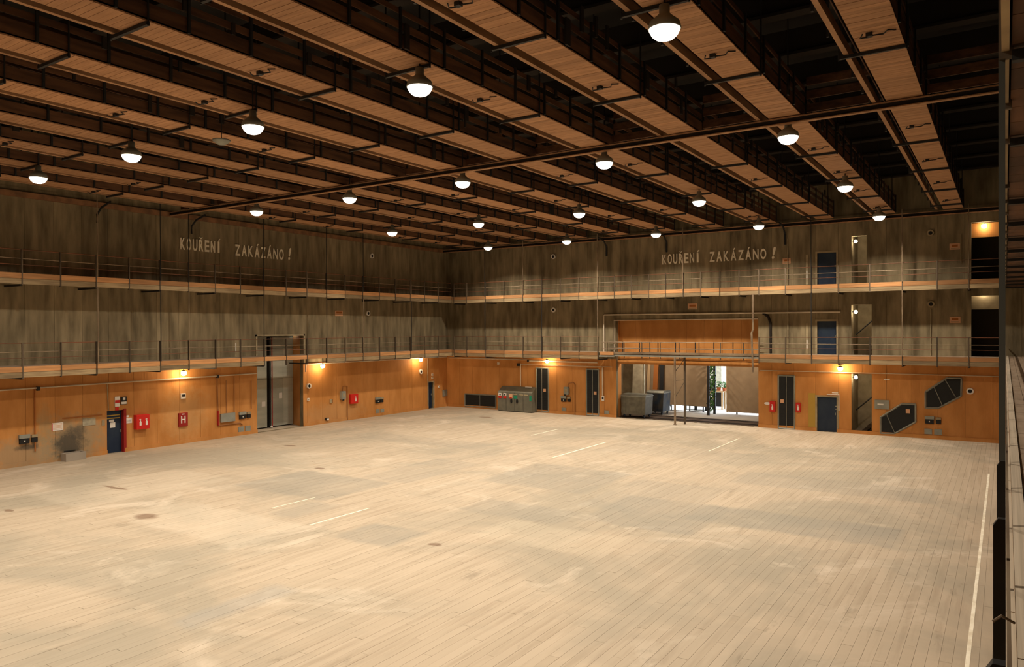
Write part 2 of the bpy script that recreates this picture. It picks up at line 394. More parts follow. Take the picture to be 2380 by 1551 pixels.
# ------------------------------------------------------------------ ceiling catwalks
gpost = MB().box(0, .05, -.03, .03, 0, .92).mesh('guard_post', M['steel_dark'])
soff = MB().box(-.445, .445, .004, .146, 0, .03).mesh('soffit_board', M['soffit'])
hang_y = [3.5, 8.5, 13.5, 18.4, 28.2, 33.4, 38.6, 43.4]
ORD = ['first', 'second', 'third', 'fourth', 'fifth', 'sixth', 'seventh', 'eighth', 'ninth', 'tenth', 'eleventh']
for i in range(11):
    xr = -1.83 - 3.125*i
    x0 = xr - .89
    t = thing('ceiling_catwalk', f'brown plank ceiling catwalk, {ORD[i]} out from the railing side of the hall' if i < 10 else 'brown plank ceiling catwalk closest to the long side wall', 'catwalk', 'ceiling catwalks')
    y0, y1 = -3.8, 45.2
    # soffit boards: single where the photograph tells them apart
    if i < 4:
        ya, yb = 11.0, 11.0 + .15*(120 if i < 2 else 80)
        n = int((yb-ya)/.15)
        for k in range(n):
            place(soff, 'soffit_board', t, (xr-.445, ya+.15*k, 12.2+random.uniform(0, .006)))
    else: ya = yb = 0; n = 0
    mb = MB(); y = y0
    while y < y1-.01:
        if not (i < 4 and ya - .14 < y < ya + n*.15 - .001): mb.box(x0, xr, y+.004, min(y+.146, y1), 12.2+random.uniform(0, .006), 12.235)
        elif abs(y - ya) < .14 and y < ya: mb.box(x0, xr, y+.004, ya, 12.2, 12.235)
        y += .15
    o = mb.build('soffit_planking', M['soffit'], t); o['kind'] = 'stuff'
    MB().box(x0, xr, y0, y1, 12.24, 12.27).build('deck', M['girder_dark'], t)
    MB().box(xr-1.24, xr-1.13, y0, y1, 12.2, 12.42).build('edge_beam', M['beam'], t)
    for z, h in ((12.24, .34), (12.68, .16), (13.02, .12)):
        MB().box(xr-.03, xr, y0, y1, z, z+h).build('side_plank', M['catside'], t)
    for z, h in ((12.42, .30), (13.02, .12)):
        MB().box(xr-1.32, xr-1.29, y0, y1, z, z+h).build('side_plank', M['catside'], t)
    mb = MB(); y = -3.0
    while y < y1:
        for xx in (xr, xr-1.37): place(gpost, 'guard_post', t, (xx, y, 12.24))
        y += 1.55
    # lamps and cable drums stowed on the walkway, dark lumps between the planks
    mb = MB()
    for k in range(26):
        yy = random.uniform(0, 44); zz = random.choice((12.8, 13.1, 13.3)); hh = random.uniform(.15, .6)
        xx = xr + random.choice((.06, .08, -1.42))
        mb.box(xx, xx+.05, yy, yy+random.uniform(.05,.2), zz-hh, zz)
    o = mb.build('hanging_tackle', M['girder_dark'], t); o['kind'] = 'stuff'
    for hy in hang_y:
        MB().box(xr-1.34, xr+.03, hy-.035, hy+.035, 12.12, 12.19).build('hanger_bar', M['steel_dark'], t)
        for xx in (xr+.035, xr-1.345): MB().tube([(xx, hy, 12.1), (xx, hy, ZR)], .022, 6).build('hanger_rod', M['steel_dark'], t)
    for k, hy in enumerate(hang_y[2:]):
        if random.random() < .3: continue
        cy = hy - random.uniform(.9, 2.4)
        MB().box(xr-.62, xr-.5, cy-.06, cy+.06, 12.12, 12.2).tube([(xr-.5, cy, 12.14), (xr-.3, cy+.1, 12.16), (xr-.2, cy-.06, 12.17), (xr-.06, cy+.05, 12.18)], .016, 5) \
            .tube([(xr-.6, cy, 12.12), (xr-.72, cy-.08, 12.10), (xr-.66, cy-.2, 12.13)], .016, 5).build('cable_socket', M['steel_dark'], t)

# ------------------------------------------------------------------ pendant lamps on a regular grid
def make_lamp(name, label, group):
    t = thing(name, label, 'lamp', group)
    MB().lathe((0,0,0), [(.30,.10), (.315,.12), (.28,.24), (.16,.34), (.10,.40), (.10,.56), (.0,.56)], 20).build('reflector', M['grey'], t, True)
    MB().lathe((0,0,0), [(.0,-.10), (.10,-.09), (.18,-.06), (.245,0), (.285,.08), (.29,.12)], 20).build('lens', M['lens'], t, True)
    MB().tube([(0,0,.55), (0,0,3.66)], .02, 6).build('cord', M['steel_dark'], t)
    ld = bpy.data.lights.new('bulb', 'AREA'); ld.shape = 'DISK'; ld.size = .34; ld.spread = math.radians(141); ld.energy = LAMP_WATT; ld.color = LAMP_COLOR
    lo_ = bpy.data.objects.new('bulb', ld); col.objects.link(lo_); lo_.parent = t; lo_.location = (0,0,-.105)
    return t
lx = [-5.37, -11.4, -17.45, -23.55, -29.75]; ly = [13.4, 23.02, 32.45, 42.1]
ROW = ['nearest row', 'second row', 'third row', 'farthest row']
COL = ['first from the railing side', 'second from the railing side', 'the middle one', 'second from the side wall', 'closest to the side wall']
lamp0 = None
for j, yy in enumerate(ly):
    for i, xx in enumerate(lx):
        lab = f'bright pendant lamp, {COL[i]} in the {ROW[j]}'
        if lamp0 is None: lamp0 = make_lamp('pendant_lamp', lab, 'pendant lamps under the catwalks'); lamp0.location = (xx, yy, 11.55)
        else: dup(lamp0, (xx, yy, 11.55), lab)
for i, xx in enumerate(lx): dup(lamp0, (xx, 3.9, 11.55), f'pendant lamp overhead near the viewer, {COL[i]}')
# unlit lamp
t = thing('unlit_lamp', 'pale unlit ceiling lamp hanging beside a lit one', 'lamp', None, (-20.2, 14.35, 11.75))
MB().lathe((0,0,0), [(.0,-.02), (.12,0), (.26,.10), (.27,.14), (.0,.14)], 18).build('reflector', M['grey'], t, True)
MB().tube([(0,0,.14), (0,0,3.46)], .015, 6).build('cord', M['steel_dark'], t)
# ------------------------------------------------------------------ wall galleries
def gallery(label, P, s0, s1, dout, zb, posts, rods=(), slim=(), deck_boards=False, skip=(), soffit=False, rod_top=ZR, rod_bot=None):
    t = thing('access_gallery', label, 'gallery', 'galleries along the walls')
    zt = zb + .47
    def skipped(a): return any(k0 < a < k1 for k0, k1 in skip)
    def slimmed(a): return any(k0 < a < k1 for k0, k1 in slim)
    edges = [s0] + [p for p in posts if s0 < p < s1] + [s1]
    for a, b in zip(edges, edges[1:]):
        m_ = (a+b)/2
        if skipped(m_): continue
        MB(P).box(a+.012, b-.012, dout-.04, dout+random.uniform(-.006,.008), zb+.24, zt).build('fascia_board', M['fascia'], t)
        if not slimmed(m_): MB(P).box(a+.012, b-.012, dout-.045, dout+random.uniform(-.01,.004), zb, zb+.225).build('fascia_board', M['fascia_grey'], t)
    for a, b in zip([s0]+[k1 for _, k1 in skip], [k0 for k0, _ in skip]+[s1]):
        if deck_boards:
            nrow = 8
            for r in range(nrow):
                s = a - (r % 3)*1.3
                while s < b:
                    q0, q1 = max(s, a), min(s+4.0, b)
                    if q1 > q0+.05:
                        d0 = .02 + r*(dout-.17)/nrow
                        MB(P).box(q0+.004, q1-.004, d0, d0+(dout-.17)/nrow-.008, zt-.05, zt+random.uniform(-.002,.003)).build('deck_board', M['deck'], t)
                    s += 4.0
            MB(P).box(a, b, .02, dout-.16, zt-.13, zt-.06).build('deck_bearer', M['girder_dark'], t)
        else:
            MB(P).box(a, b, .02, dout-.05, zt-.05, zt).build('deck', M['deck'], t)
        if soffit:
            s = a
            while s < b-.01:
                MB(P).box(s+.006, min(s+.62, b)-.006, .03, dout-.06, zb+.03, zb+.06).build('soffit_board', M['catside'], t); s += .62
            MB(P).box(a, b, .03, dout-.06, zb+.065, zb+.08).build('soffit_backing', M['girder_dark'], t)
        for z, m_, r in ((zt+.36, 'rail_red', .016), (zt+.62, 'rail_pale', .018), (zt+1.0, 'rail_red', .022)):
            MB().tube([P(a+.05, dout-.06, z), P(b-.05, dout-.06, z)], r, 6).build('rail', M[m_], t)
    for k, p in enumerate(posts):
        if skipped(p) or not s0 <= p <= s1: continue
        MB(P).box(p-.025, p+.025, dout-.07, dout+.02, zb-.05, zt+1.02).build('post', M['post'], t)
        if k % 2 == 0: MB(P).prism([(0.02, zb-.3), (dout-.1, zb-.04), (dout-.1, zb), (0.02, zb)], 0, 0, 0) if False else MB(P).box(p-.04, p+.04, .02, dout-.06, zb-.08, zb).build('bracket', M['steel_dark'], t)
    for p in rods:
        MB().tube([P(p, dout+.045, rod_bot if rod_bot is not None else zt), P(p, dout+.045, rod_top)], .024, 6).build('hanger_rod', M['rail_pale'] if random.random() < .4 else M['steel_dark'], t)
    return t
lposts = [15.05-1.55*k for k in range(12, 0, -1)] + [15.05+1.553*k for k in range(0, 19)]
ldo, bdo, rdo = 1.6, 1.4, 1.62
bposts = [-34.7+1.0*0, -33.5, -31.78, -30.15, -28.53, -26.96, -25.48, -24.04, -22.62, -21.4, -20.2, -19.0, -17.86, -16.7, -15.58, -14.4, -13.24, -12.08, -10.58, -9.16, -7.74, -6.15, -4.58, -2.97, -1.56, -.06]
lrods = [18.2, 21.27, 22.8, 27.43, 32.1, 35.25, 39.95]
gallery('lower gallery along the long side wall, with the tall gate passing behind it', PL, YF, YB-bdo, ldo, 4.03, lposts, lrods, slim=[(28.0, 31.5)], rod_top=8.02)
gallery('upper gallery along the long side wall beneath the no smoking lettering', PL, YF, YB-bdo, ldo, 8.02, lposts, lrods, rod_top=12.3)
gallery('lower gallery on the far wall, both sides of the big portal', PB, XL+ldo+.02, XR-rdo-.02, bdo, 4.0, bposts, [-31.8, -26.95, -22.62, -9.16, -4.58], skip=[(-22.5, -12.1)], rod_top=8.0)
gallery('upper gallery on the far wall above the big portal', PB, XL+ldo+.02, XR-rdo-.02, bdo, 7.98, bposts, [-31.8, -28.5, -22.62, -16.7, -9.16, -4.58, -1.56], rod_top=12.3)
# right-hand gallery that the picture was taken from: flat bar posts with chamfered tops
rp = [2.0+1.53*k for k in range(-3, 29)]
t = gallery('near walkway with deck boards and dark flat posts, close to the camera', PR, YF, YB-.1, rdo, 4.03, [], (), deck_boards=True, skip=())
for o in list(t.children):
    if o.name.split('.')[0] in ('rail', 'fascia_board'): bpy.data.objects.remove(o)
for k, p in enumerate(rp):
    mb = MB(); m_ = M['steel_dark']
    top = 12.2 if k == 6 else 5.24; m_ = M['column'] if k == 6 else M['steel_dark']
    poly = [(.0, 4.0), (.0, top), (-.025, top), (-.042, top-.03), (-.042, 4.0)]
    mb.prism(poly, p, p+.035, 1).build('post', m_, t)
for a, b in zip(rp, rp[1:]):
    MB().box(-.018, .0, a+.05, b-.01, 4.03, 4.27).build('fascia_board', M['fascia_grey'], t)
MB().box(.003, .014, YF, 45.9, 4.98, 5.08).build('handrail', M['rail_pale'], t)
for a in range(-1, 12):
    MB().box(.003, .040, a*4.0+.7, a*4.0+4.68, 4.44, 4.51).build('ledge_board', M['pale_board'], t)
for a in range(-1, 12):
    MB().box(.045, .128, a*4.0, a*4.0+3.985, 4.42, 4.53).build('edge_board', M['pale_board'], t)
MB().tube([(.02, 2.55, 5.16), (-.01, 2.5, 5.19), (-.03, 2.5, 5.17)], .004, 6).build('hook', M['rail_pale'], t)
t = gallery('upper gallery overhead at the edge of the picture, plank underside showing', PR, YF, YB-.1, rdo, 8.02, [2.0+1.53*k for k in range(-3, 29) if k != 6], (), soffit=True)

# slim bridge across the portal
t = thing('portal_bridge', 'slim walkway bridge with two pipe railings across the big portal', 'walkway')
yf = YB-bdo
MB().box(-22.45, -12.1, yf, yf+.10, 4.20, 4.30).build('edge_beam', M['grey'], t)
MB().box(-22.45, -12.1, yf+.1, YB-.1, 4.30, 4.36).build('deck', M['deck'], t)
MB().box(-22.45, -12.1, yf+.02, yf+.05, 4.36, 4.50).build('kick_board', M['rail_pale'], t)
for yy in (yf+.05, YB-.12):
    for z in (4.72, 5.12): MB().tube([(-22.4, yy, z), (-12.15, yy, z)], .02, 6).build('rail', M['rail_pale'], t)
for k, x in enumerate([-21.95, -20.74, -19.5, -18.95, -18.25, -17.0, -15.72, -14.38, -13.0]):
    MB().box(x-.022, x+.022, yf+.03, yf+.075, 4.08, 5.14).build('post', M['post'], t)
for k, x in enumerate([-21.4, -20.2, -18.9, -17.7, -16.4, -15.2, -14.0]):
    MB().box(x-.025, x+.025, YB-.14, YB-.1, 4.36, 5.14).build('post', M['steel_dark'], t)
t = thing('shelf_platform', 'small boarded shelf at the portal corner beside the pipe frame', 'platform')
MB().box(-22.4, -21.45, yf-.15, yf-.02, 4.28, 4.5).build('board', M['fascia'], t)
MB().box(-22.45, -21.4, yf-.2, yf-.02, 4.16, 4.25).build('rim', M['grey'], t)

# portal: infill and lintel
t = thing('portal_infill', 'orange boarded infill above the big portal opening', 'panel')
for k in range(8):
    a = -21.95 + k*9.45/8
    MB().box(a+.006, a+9.45/8-.006, YB+.55, YB+.6, 3.62, 6.6).build('infill_panel', M['orange'], t)
MB().box(-21.95, -12.5, YB+.28, YB+.5, 3.95, 4.2).build('lintel_beam', M['orange'], t)
MB().box(-21.95, -12.5, YB+.22, YB+.5, 3.63, 3.9).build('lintel_beam', M['orange'], t)
t = thing('portal_jamb', 'deep side cheeks of the big portal', 'jamb')
MB().box(-22.25, -21.955, YB+.3, YB+.8, 0, 6.6).build('cheek', M['orange'], t)
MB().box(-12.495, -12.2, YB+.3, YB+.8, 0, 6.6).build('cheek', M['orange'], t)
MB().box(-22.25, -12.2, YB+.3, YB+.8, 6.56, 6.8).build('head', M['girder_dark'], t)

# white pipe frame around the portal
t = thing('pipe_frame', 'white pipe frame running up and over the big portal', 'pipe')
MB().tube([(-22.82, YB-.12, 4.4), (-22.82, YB-.12, 6.9), (-22.76, YB-.12, 6.96), (-7.85, YB-.12, 6.92)], .05, 8).build('pipe', M['pipe'], t)
MB().tube([(-22.08, YB-.05, 4.4), (-22.08, YB-.05, 6.58), (-12.5, YB-.05, 6.58)], .035, 8).build('pipe', M['pipe'], t)
t = thing('hanging_pipe', 'thick pale pipe dropping from the upper gallery at the portal edge', 'pipe')
MB().tube([(-12.42, yf-.03, 8.0), (-12.42, yf-.03, 5.9), (-12.5, yf-.03, 5.7), (-12.42, yf-.03, 3.4)], .06, 8).build('pipe', M['rail_pale'], t)
t = thing('bent_pipe', 'brown bent pipe on the wall beside the portal', 'pipe')
MB().tube([(-12.2, YB-.08, 6.9), (-11.9, YB-.08, 6.7), (-11.75, YB-.08, 6.3), (-11.75, YB-.08, 4.5)], .07, 8).build('pipe', M['girder_dark'], t)
t = thing('lattice_prop', 'thin steel lattice prop standing before the portal', 'support')
for x, yy, m_ in ((-17.2, 44.45, 'rail_pale'), (-16.75, 44.95, 'post')):
    MB().box(x-.05, x+.05, yy-.05, yy+.05, 0, 4.2).build('leg', M[m_], t)
MB().tube([(-17.2, 44.45, 4.1), (-16.75, 44.95, 4.1)], .03, 6).build('crossbar', M['post'], t)
for a, b in ((3.3, 4.1), (2.75, 2.8), (1.7, 2.7)): MB().tube([(-17.2, 44.45, a), (-16.75, 44.95, b)], .02, 6).build('brace', M['post'], t)
MB().box(-17.3, -17.1, 44.35, 44.55, 0, .02).build('foot_plate', M['rail_pale'], t)

# knee braces high on the far wall
for x, lab in ((-22.6, 'dark knee brace under the end beam, left of the lettering'), (-18.3, 'dark knee brace directly above the far wall lettering'), (-10.9, 'dark knee brace above the upper blue door')):
    t = thing('knee_brace', lab, 'brace', 'knee braces under the end beam')
    MB().tube([(x, YB-.1, 10.95), (x, YB-.1, 11.6), (x, YB-.5, 11.95), (x, YB-1.4, 12.1)], .06, 6).build('strut', M['steel_dark'], t)
for y, lab in ((19.0, 'wall bracket under the ledger nearest the picture edge'), (24.0, 'wall bracket under the ledger above the side lettering')):
    t = thing('wall_bracket', lab, 'brace', 'brackets under the ledger')
    MB().tube([(XL+.1, y, 11.2), (XL+.1, y, 11.6), (XL+.5, y, 11.9), (XL+1.3, y, 12.1)], .05, 6).build('strut', M['steel_dark'], t)

# corner deck pieces joining the side gallery to the far gallery
for z in (4.45, 8.42):
    MB().box(XL+.02, XL+ldo, YB-bdo+.01, YB-.02, z, z+.05).build('deck', M['deck'], bpy.data.objects['access_gallery'] if z < 5 else bpy.data.objects['access_gallery.001'])

# ------------------------------------------------------------------ doors, gate, openings
def door(name, label_kind, P, s0, s1, z0, z1, rec, m_, frame=True, knob_side=1, backing=.12):
    t = struct(name)
    leaf = MB(P).box(s0+.03, s1-.03, -rec-.05, -rec, z0+.01, z1-.03).build('door_leaf', M[m_], t)
    if frame:
        MB(P).box(s0-.07, s0+.03, -.05, .02, z0, z1+.07).box(s1-.03, s1+.07, -.05, .02, z0, z1+.07).box(s0+.03, s1-.03, -.05, .02, z1-.03, z1+.07).build('door_frame', M['cream'], t)
    MB(P).box(s0-.1, s1+.1, -.34, -.3, z0, z1+.1).build('backing', M['black'], t)
    ks = s1-.1 if knob_side > 0 else s0+.1
    MB(P).box(ks-.015, ks+.015, -rec, -rec+.06, z0+.98, z0+1.12).build('door_handle', M['grey'], leaf)
    return t
d1 = door('door_1', '', PL, 19.45, 20.32, 0, 2.10, .20, 'blue', False)
MB(PL).box(20.27, 20.4, -.2, .03, 0, 2.15).build('door_frame', M['darkred'], d1)
MB(PL).box(19.52, 20.2, -.198, -.192, 1.82, 1.87).box(19.52, 20.2, -.198, -.192, 1.68, 1.73).build('painted_stripe', M['yellow'], d1)
MB(PL).box(19.66, 19.9, -.198, -.19, 1.53, 1.64).build('paper_notice', M['white'], d1)
MB(PL).box(19.7, 19.96, -.198, -.19, 1.24, 1.50).build('paper_notice', M['white'], d1)
door('door_2', '', PL, 43.70, 44.36, 0, 2.02, .18, 'blue')
d3 = door('door_3', '', PB, -9.17, -8.05, 0, 2.03, .08, 'blue')
for z in (1.30, 1.46): MB(PB).box(-8.16, -8.09, -.08, -.03, z, z+.06).build('lock', M['grey'], d3)
door('door_4', '', PB, -9.16, -8.06, 4.45, 6.42, .08, 'blue')
door('door_5', '', PB, -9.15, -8.06, 8.5, 10.37, .08, 'blue')
MB(PB).box(-9.62, -9.24, .003, .012, 0.2, 2.2).build('paint_patch', M['yellow'], d3)

# tall gate in its recess
g = struct('door_6')
MB(PL).box(28.1, 32.7, -1.45, -1.4, 0, 5.75).build('backing', M['girder_dark'], g)
for a, b in ((28.3, 29.97), (30.27, 31.2), (31.2, 31.97)):
    for z0, z1 in ((.06, 3.0), (3.0, 4.1), (4.1, 4.9), (4.9, 5.6)):
        MB(PL).box(a+.005, b-.005, -1.4, -1.35+random.uniform(-.01,.01), z0+.006, z1-.006).build('gate_panel', M['gate'], g)
MB(PL).add([(31.66,-.02,0),(32.0,-1.36,0),(32.0,-1.36,5.66),(31.66,-.02,5.66),(31.9,-.02,0),(32.8,-1.36,0),(32.8,-1.36,5.66),(31.9,-.02,5.66)], [(0,1,2,3),(4,5,6,7),(0,1,5,4),(3,2,6,7),(0,3,7,4),(1,2,6,5)]).build('cheek', M['orange'], g)
MB(PL).box(28.05, 28.2, -1.4, -.3, 0, 5.75).build('cheek', M['orange_dark'], g)
MB(PL).box(28.05, 31.8, -1.4, -.3, 5.65, 5.8).build('head', M['girder_dark'], g)
MB(PL).box(30.05, 30.12, -1.35, -1.2, .05, 5.6).build('guide_rail', M['steel_dark'], g)
MB().tube([PL(30.2, -1.15, .05), PL(30.2, -1.15, 5.6)], .035, 6).build('rod', M['darkred'], g)
MB(PL).box(28.1, 28.2, .0, .06, 3.95, 5.75).box(31.65, 31.75, 0, .06, 3.95, 5.75).box(28.1, 31.75, 0, .06, 5.65, 5.75).build('gate_frame', M['cream'], g)
MB(PL).box(29.55, 29.83, -1.34, -1.32, 1.35, 1.65).build('paper_notice', M['white'], g)
MB(PL).box(30.85, 31.1, -1.34, -1.32, 1.75, 2.1).build('paper_notice', M['white'], g)
MB().lathe(PL(30.1, -1.1, .03), [(0,.12), (.06,.1), (.08,.04), (.06,0), (0,0)], 10).build('floor_stop', M['white'], g, True)

# stairwell behind the far wall
s_ = struct('wall_stairwell')
MB().box(-7.35, -3.0, 48.6, 48.75, 0, 12.6).build('masonry', M['stair_wall'], s_)
MB().box(-7.5, -7.35, 46.3, 48.75, 0, 12.6).build('masonry', M['stair_wall'], s_)
MB().box(-3.0, -2.85, 46.3, 48.75, 0, 12.6).build('masonry', M['stair_wall'], s_)
MB().box(-7.5, -2.85, 46.3, 48.75, 12.6, 12.75).build('slab', M['girder_dark'], s_)
MB().box(-7.35, -3.0, 46.3, 48.6, -.2, .04).build('slab', M['concrete'], s_)
for z in (4.2, 8.3): MB().box(-7.35, -5.9, 46.3, 48.6, z, z+.2).build('slab', M['concrete'], s_)
t = thing('staircase', 'stair flights behind the narrow openings of the far wall', 'stairs')
for z in (0.05, 4.4):
    for k in range(16):
        MB().box(-6.9+.24*k, -6.62+.24*k, 47.0, 48.5, z+.25*k, z+.25*k+.06).build('step', M['dockfloor'], t)
    MB().tube([(-7.2, 46.95, z+1.2), (-3.2, 46.95, z+5.0)], .04, 6).build('handrail', M['steel_dark'], t)
for z, lab in ((3.18, 'lowest'), (6.91, 'middle'), (10.93, 'topmost')):
    t = thing('stair_lamp', f'small bare lamp in the {lab} narrow stair opening of the far wall', 'lamp', 'stair lamps', (-7.12, 46.38, z))
    MB().lathe((0,0,0), [(0,-.10), (.06,-.08), (.09,0), (.06,.08), (0,.1)], 12).build('globe', M['globe_stair'], t, True)
    MB().box(-.23, -.06, -.04, .04, -.03, .03).build('bracket', M['steel_dark'], t)
# dark lobby behind the openings at the far end
s_ = struct('wall_lobby')
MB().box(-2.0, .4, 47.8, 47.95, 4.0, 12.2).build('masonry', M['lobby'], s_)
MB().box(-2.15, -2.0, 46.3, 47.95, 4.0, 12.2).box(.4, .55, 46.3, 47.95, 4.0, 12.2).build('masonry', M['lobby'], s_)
MB().box(-1.5, -.05, 46.55, 46.6, 10.75, 11.5).build('transom_panel', M['orange'], s_)
MB().box(-1.5, -.05, 46.62, 46.66, 6.95, 8.0).build('transom_panel', M['stair_wall'], s_)  # panel added to catch the hidden lamp's glow below the lintel
for z in (3.9, 8.25, 12.1): MB().box(-2.15, .55, 46.3, 47.95, z, z+.2).build('slab', M['girder_dark'], s_)
t = thing('lobby_lamp', 'round lamp glowing in the top of the upper dark opening', 'lamp', None, (-.93, 46.3, 11.3))
MB().lathe((0,0,0), [(0,-.12), (.1,-.09), (.13,0), (.1,.09), (0,.1)], 14).build('globe', M['globe_dim'], t, True)
MB().tube([(0,0,.1), (0,0,.8)], .02, 6).build('stem', M['steel_dark'], t)
t = thing('lobby_lamp', 'hidden lamp whose glow edges the lower dark opening at the far end', 'lamp', None, (-.95, 46.46, 7.85))
MB().lathe((0,0,0), [(0,-.10), (.08,-.07), (.1,0), (.07,.07), (0,.1)], 14).build('globe', M['globe_dim'], t, True)
MB().tube([(0,0,.1), (0,0,.42)], .02, 6).build('stem', M['steel_dark'], t)

# ------------------------------------------------------------------ grilles of the far wall
def grille(name, label, poly, mull, rails=(), plate=None):
    t = thing(name, label, 'grille')
    MB().prism(poly, YB-.03, YB-.012, 1).build('mesh_panel', M['grille'], t)
    n = len(poly); mb = MB(); cx = sum(p[0] for p in poly)/n; cz = sum(p[1] for p in poly)/n
    for i in range(n):
        a, b = Vector((poly[i][0], YB-.04, poly[i][1])), Vector((poly[(i+1) % n][0], YB-.04, poly[(i+1) % n][1]))
        mb.tube([a, b], .045, 4)
    mb.build('frame', M['grey'], t)
    for a, b in mull: MB().tube([(a[0], YB-.05, a[1]), (b[0], YB-.05, b[1])], .02, 4).build('bar', M['grey'], t)
    # fine lattice bars
    mb = MB(); x0 = min(p[0] for p in poly); x1 = max(p[0] for p in poly)
    if n == 4:
        z0, z1 = min(p[1] for p in poly), max(p[1] for p in poly)
        z = z0+.12
        while z < z1-.05: mb.box(x0+.05, x1-.05, YB-.04, YB-.03, z, z+.015); z += .12
        o = mb.build('lattice', M['steel_dark'], t); o['kind'] = 'stuff'
    if plate: MB().box(plate[0], plate[0]+.2, YB-.075, YB-.045, plate[1], plate[1]+.22).build('small_sign', M['sign_orange'], t)
rect = lambda a, b, c, d: [(a, c), (b, c), (b, d), (a, d)]
grille('ventilation_grille', 'low double dark ventilation grille beside the console', rect(-34.73, -31.85, .12, 1.05), [((-33.3, .1), (-33.3, 1.07))], plate=None)
grille('tall_grille', 'tall narrow dark grille just behind the console', rect(-28.27, -27.27, .10, 3.2), [((-27.8, .1), (-27.8, 3.2))], plate=(-27.66, 1.5))
grille('tall_grille', 'tall narrow dark grille between the console and the portal', rect(-24.2, -23.27, .06, 3.22), [((-23.72, .06), (-23.72, 3.22))], plate=(-23.62, 1.48))
grille('tall_grille', 'tall narrow dark grille between two red extinguisher boards', rect(-11.32, -10.4, .03, 3.18), [((-10.86, .03), (-10.86, 3.18))], plate=(-11.2, 1.55))
grille('slanted_grille', 'lower slanted six-sided dark grille following the stairs', [(-5.8, .12), (-5.1, .16), (-4.08, .86), (-4.08, 1.82), (-4.75, 1.82), (-5.8, 1.02)], [((-5.5, 1.2), (-5.1, .2))], plate=(-4.55, 1.32))
grille('slanted_grille', 'upper slanted six-sided dark grille near the end of the far wall', [(-3.61, 1.66), (-3.0, 1.68), (-1.95, 2.37), (-1.93, 3.32), (-2.58, 3.32), (-3.61, 2.52)], [((-3.2, 2.8), (-2.8, 1.8)), ((-2.7, 3.25), (-2.2, 2.3))])

# ------------------------------------------------------------------ things on the walls
def onwall(P, s0, s1, z0, z1, dep, name, label, cat, m_, group=None):
    t = thing(name, label, cat, group)
    MB(P).box(s0, s1, .006, dep, z0, z1).build('case', M[m_], t); return t
def deco(t, P, s0, s1, z0, z1, d, name, m_):
    t = next((c for c in t.children if c.name.split('.')[0] in ('case', 'plate')), t)
    return MB(P).box(s0, s1, d, d+.008, z0, z1).build(name, M[m_], t)
def inset_socket(P, s, z, label):
    t = thing('socket_niche', label, 'socket', 'dark socket niches in the orange walls')
    c_ = MB(P).box(s, s+.40, .006, .09, z-.02, z+.22).build('case', M['black'], t)
    MB(P).box(s-.02, s+.42, .006, .12, z+.22, z+.38).build('lid', M['grey'], c_)
    MB(P).box(s+.50, s+.74, .006, .09, z, z+.20).build('case', M['black'], t)
    MB(P).box(s+.50, s+.74, .006, .11, z+.22, z+.34).build('lid', M['cream'], t)
    MB(P).box(s+.18, s+.22, .09, .12, z+.06, z+.13).build('plug', M['white'], c_)
    return t
def cover_pair(P, s, z, label, n=2):
    t = thing('cover_plate', label, 'plate', 'grey cover plates near the floor')
    for k in range(n): MB(P).box(s+k*.46, s+k*.46+.36, .006, .03, z, z+.30).build('plate', M['grey'], t)
inset_socket(PL, 15.55, 1.02, 'dark socket niche with grey lid beside the sooty wall patch')
inset_socket(PL, 26.95, .96, 'dark socket niche with grey lid beside the tall gate')
inset_socket(PL, 38.0, .93, 'dark socket niche with grey lid after the red fire box on the side wall')
inset_socket(PB, -26.2, .9, 'dark socket niche with grey lid below a grey wall telephone box')
inset_socket(PB, -3.62, .84, 'dark socket niche under the upper slanted grille')
cover_pair(PL, 26.9, .2, 'two grey cover plates low beside the tall gate')
cover_pair(PL, 38.04, .17, 'two grey cover plates low on the side wall toward the corner')
cover_pair(PB, -26.18, .15, 'single grey cover plate low between two tall grilles', 1)
cover_pair(PB, -22.84, .15, 'single pale cover plate low at the portal pillar', 1)
cover_pair(PB, -3.66, .24, 'two grey cover plates low under the slanted grilles')

# red fire boxes
def extinguisher_print(t, P, s, z, d, h=.32):
    deco(t, P, s-.05, s+.05, z, z+h*.6, d, 'printed_symbol', 'white')
    deco(t, P, s-.025, s+.025, z+h*.6, z+h*.8, d, 'printed_symbol', 'white')
    deco(t, P, s-.06, s+.03, z+h*.85, z+h, d, 'printed_symbol', 'white')
t = onwall(PL, 20.78, 21.46, 1.06, 1.78, .28, 'fire_box', 'red fire box with two white extinguisher symbols beside the near blue door', 'fire box', 'red')
extinguisher_print(t, PL, 20.98, 1.25, .282); extinguisher_print(t, PL, 21.30, 1.25, .282)
t = onwall(PL, 23.19, 23.70, .92, 1.64, .10, 'hydrant_cabinet', 'red hydrant cabinet with a white letter H on the side wall', 'fire box', 'darkred')
for a, b, c, d in ((23.30, 23.36, 1.10, 1.48), (23.50, 23.56, 1.10, 1.48), (23.36, 23.50, 1.26, 1.32)): deco(t, PL, a, b, c, d, .102, 'letter_stroke', 'white')
deco(t, PL, 23.36, 23.5, 1.55, 1.6, .102, 'label_plate', 'white')
t = onwall(PL, 35.53, 36.18, 1.08, 1.71, .2, 'fire_box', 'red fire box with one white extinguisher symbol beside a grey wall telephone', 'fire box', 'red'); extinguisher_print(t, PL, 35.95, 1.22, .202)
t = onwall(PB, -11.80, -11.48, 1.0, 1.62, .16, 'fire_box', 'red extinguisher board left of the tall grille past the portal', 'fire box', 'red'); extinguisher_print(t, PB, -11.64, 1.12, .162)
t = onwall(PB, -10.30, -10.05, 1.07, 1.60, .16, 'fire_box', 'smaller red extinguisher board between the tall grille and the blue door', 'fire box', 'red'); extinguisher_print(t, PB, -10.17, 1.18, .162)
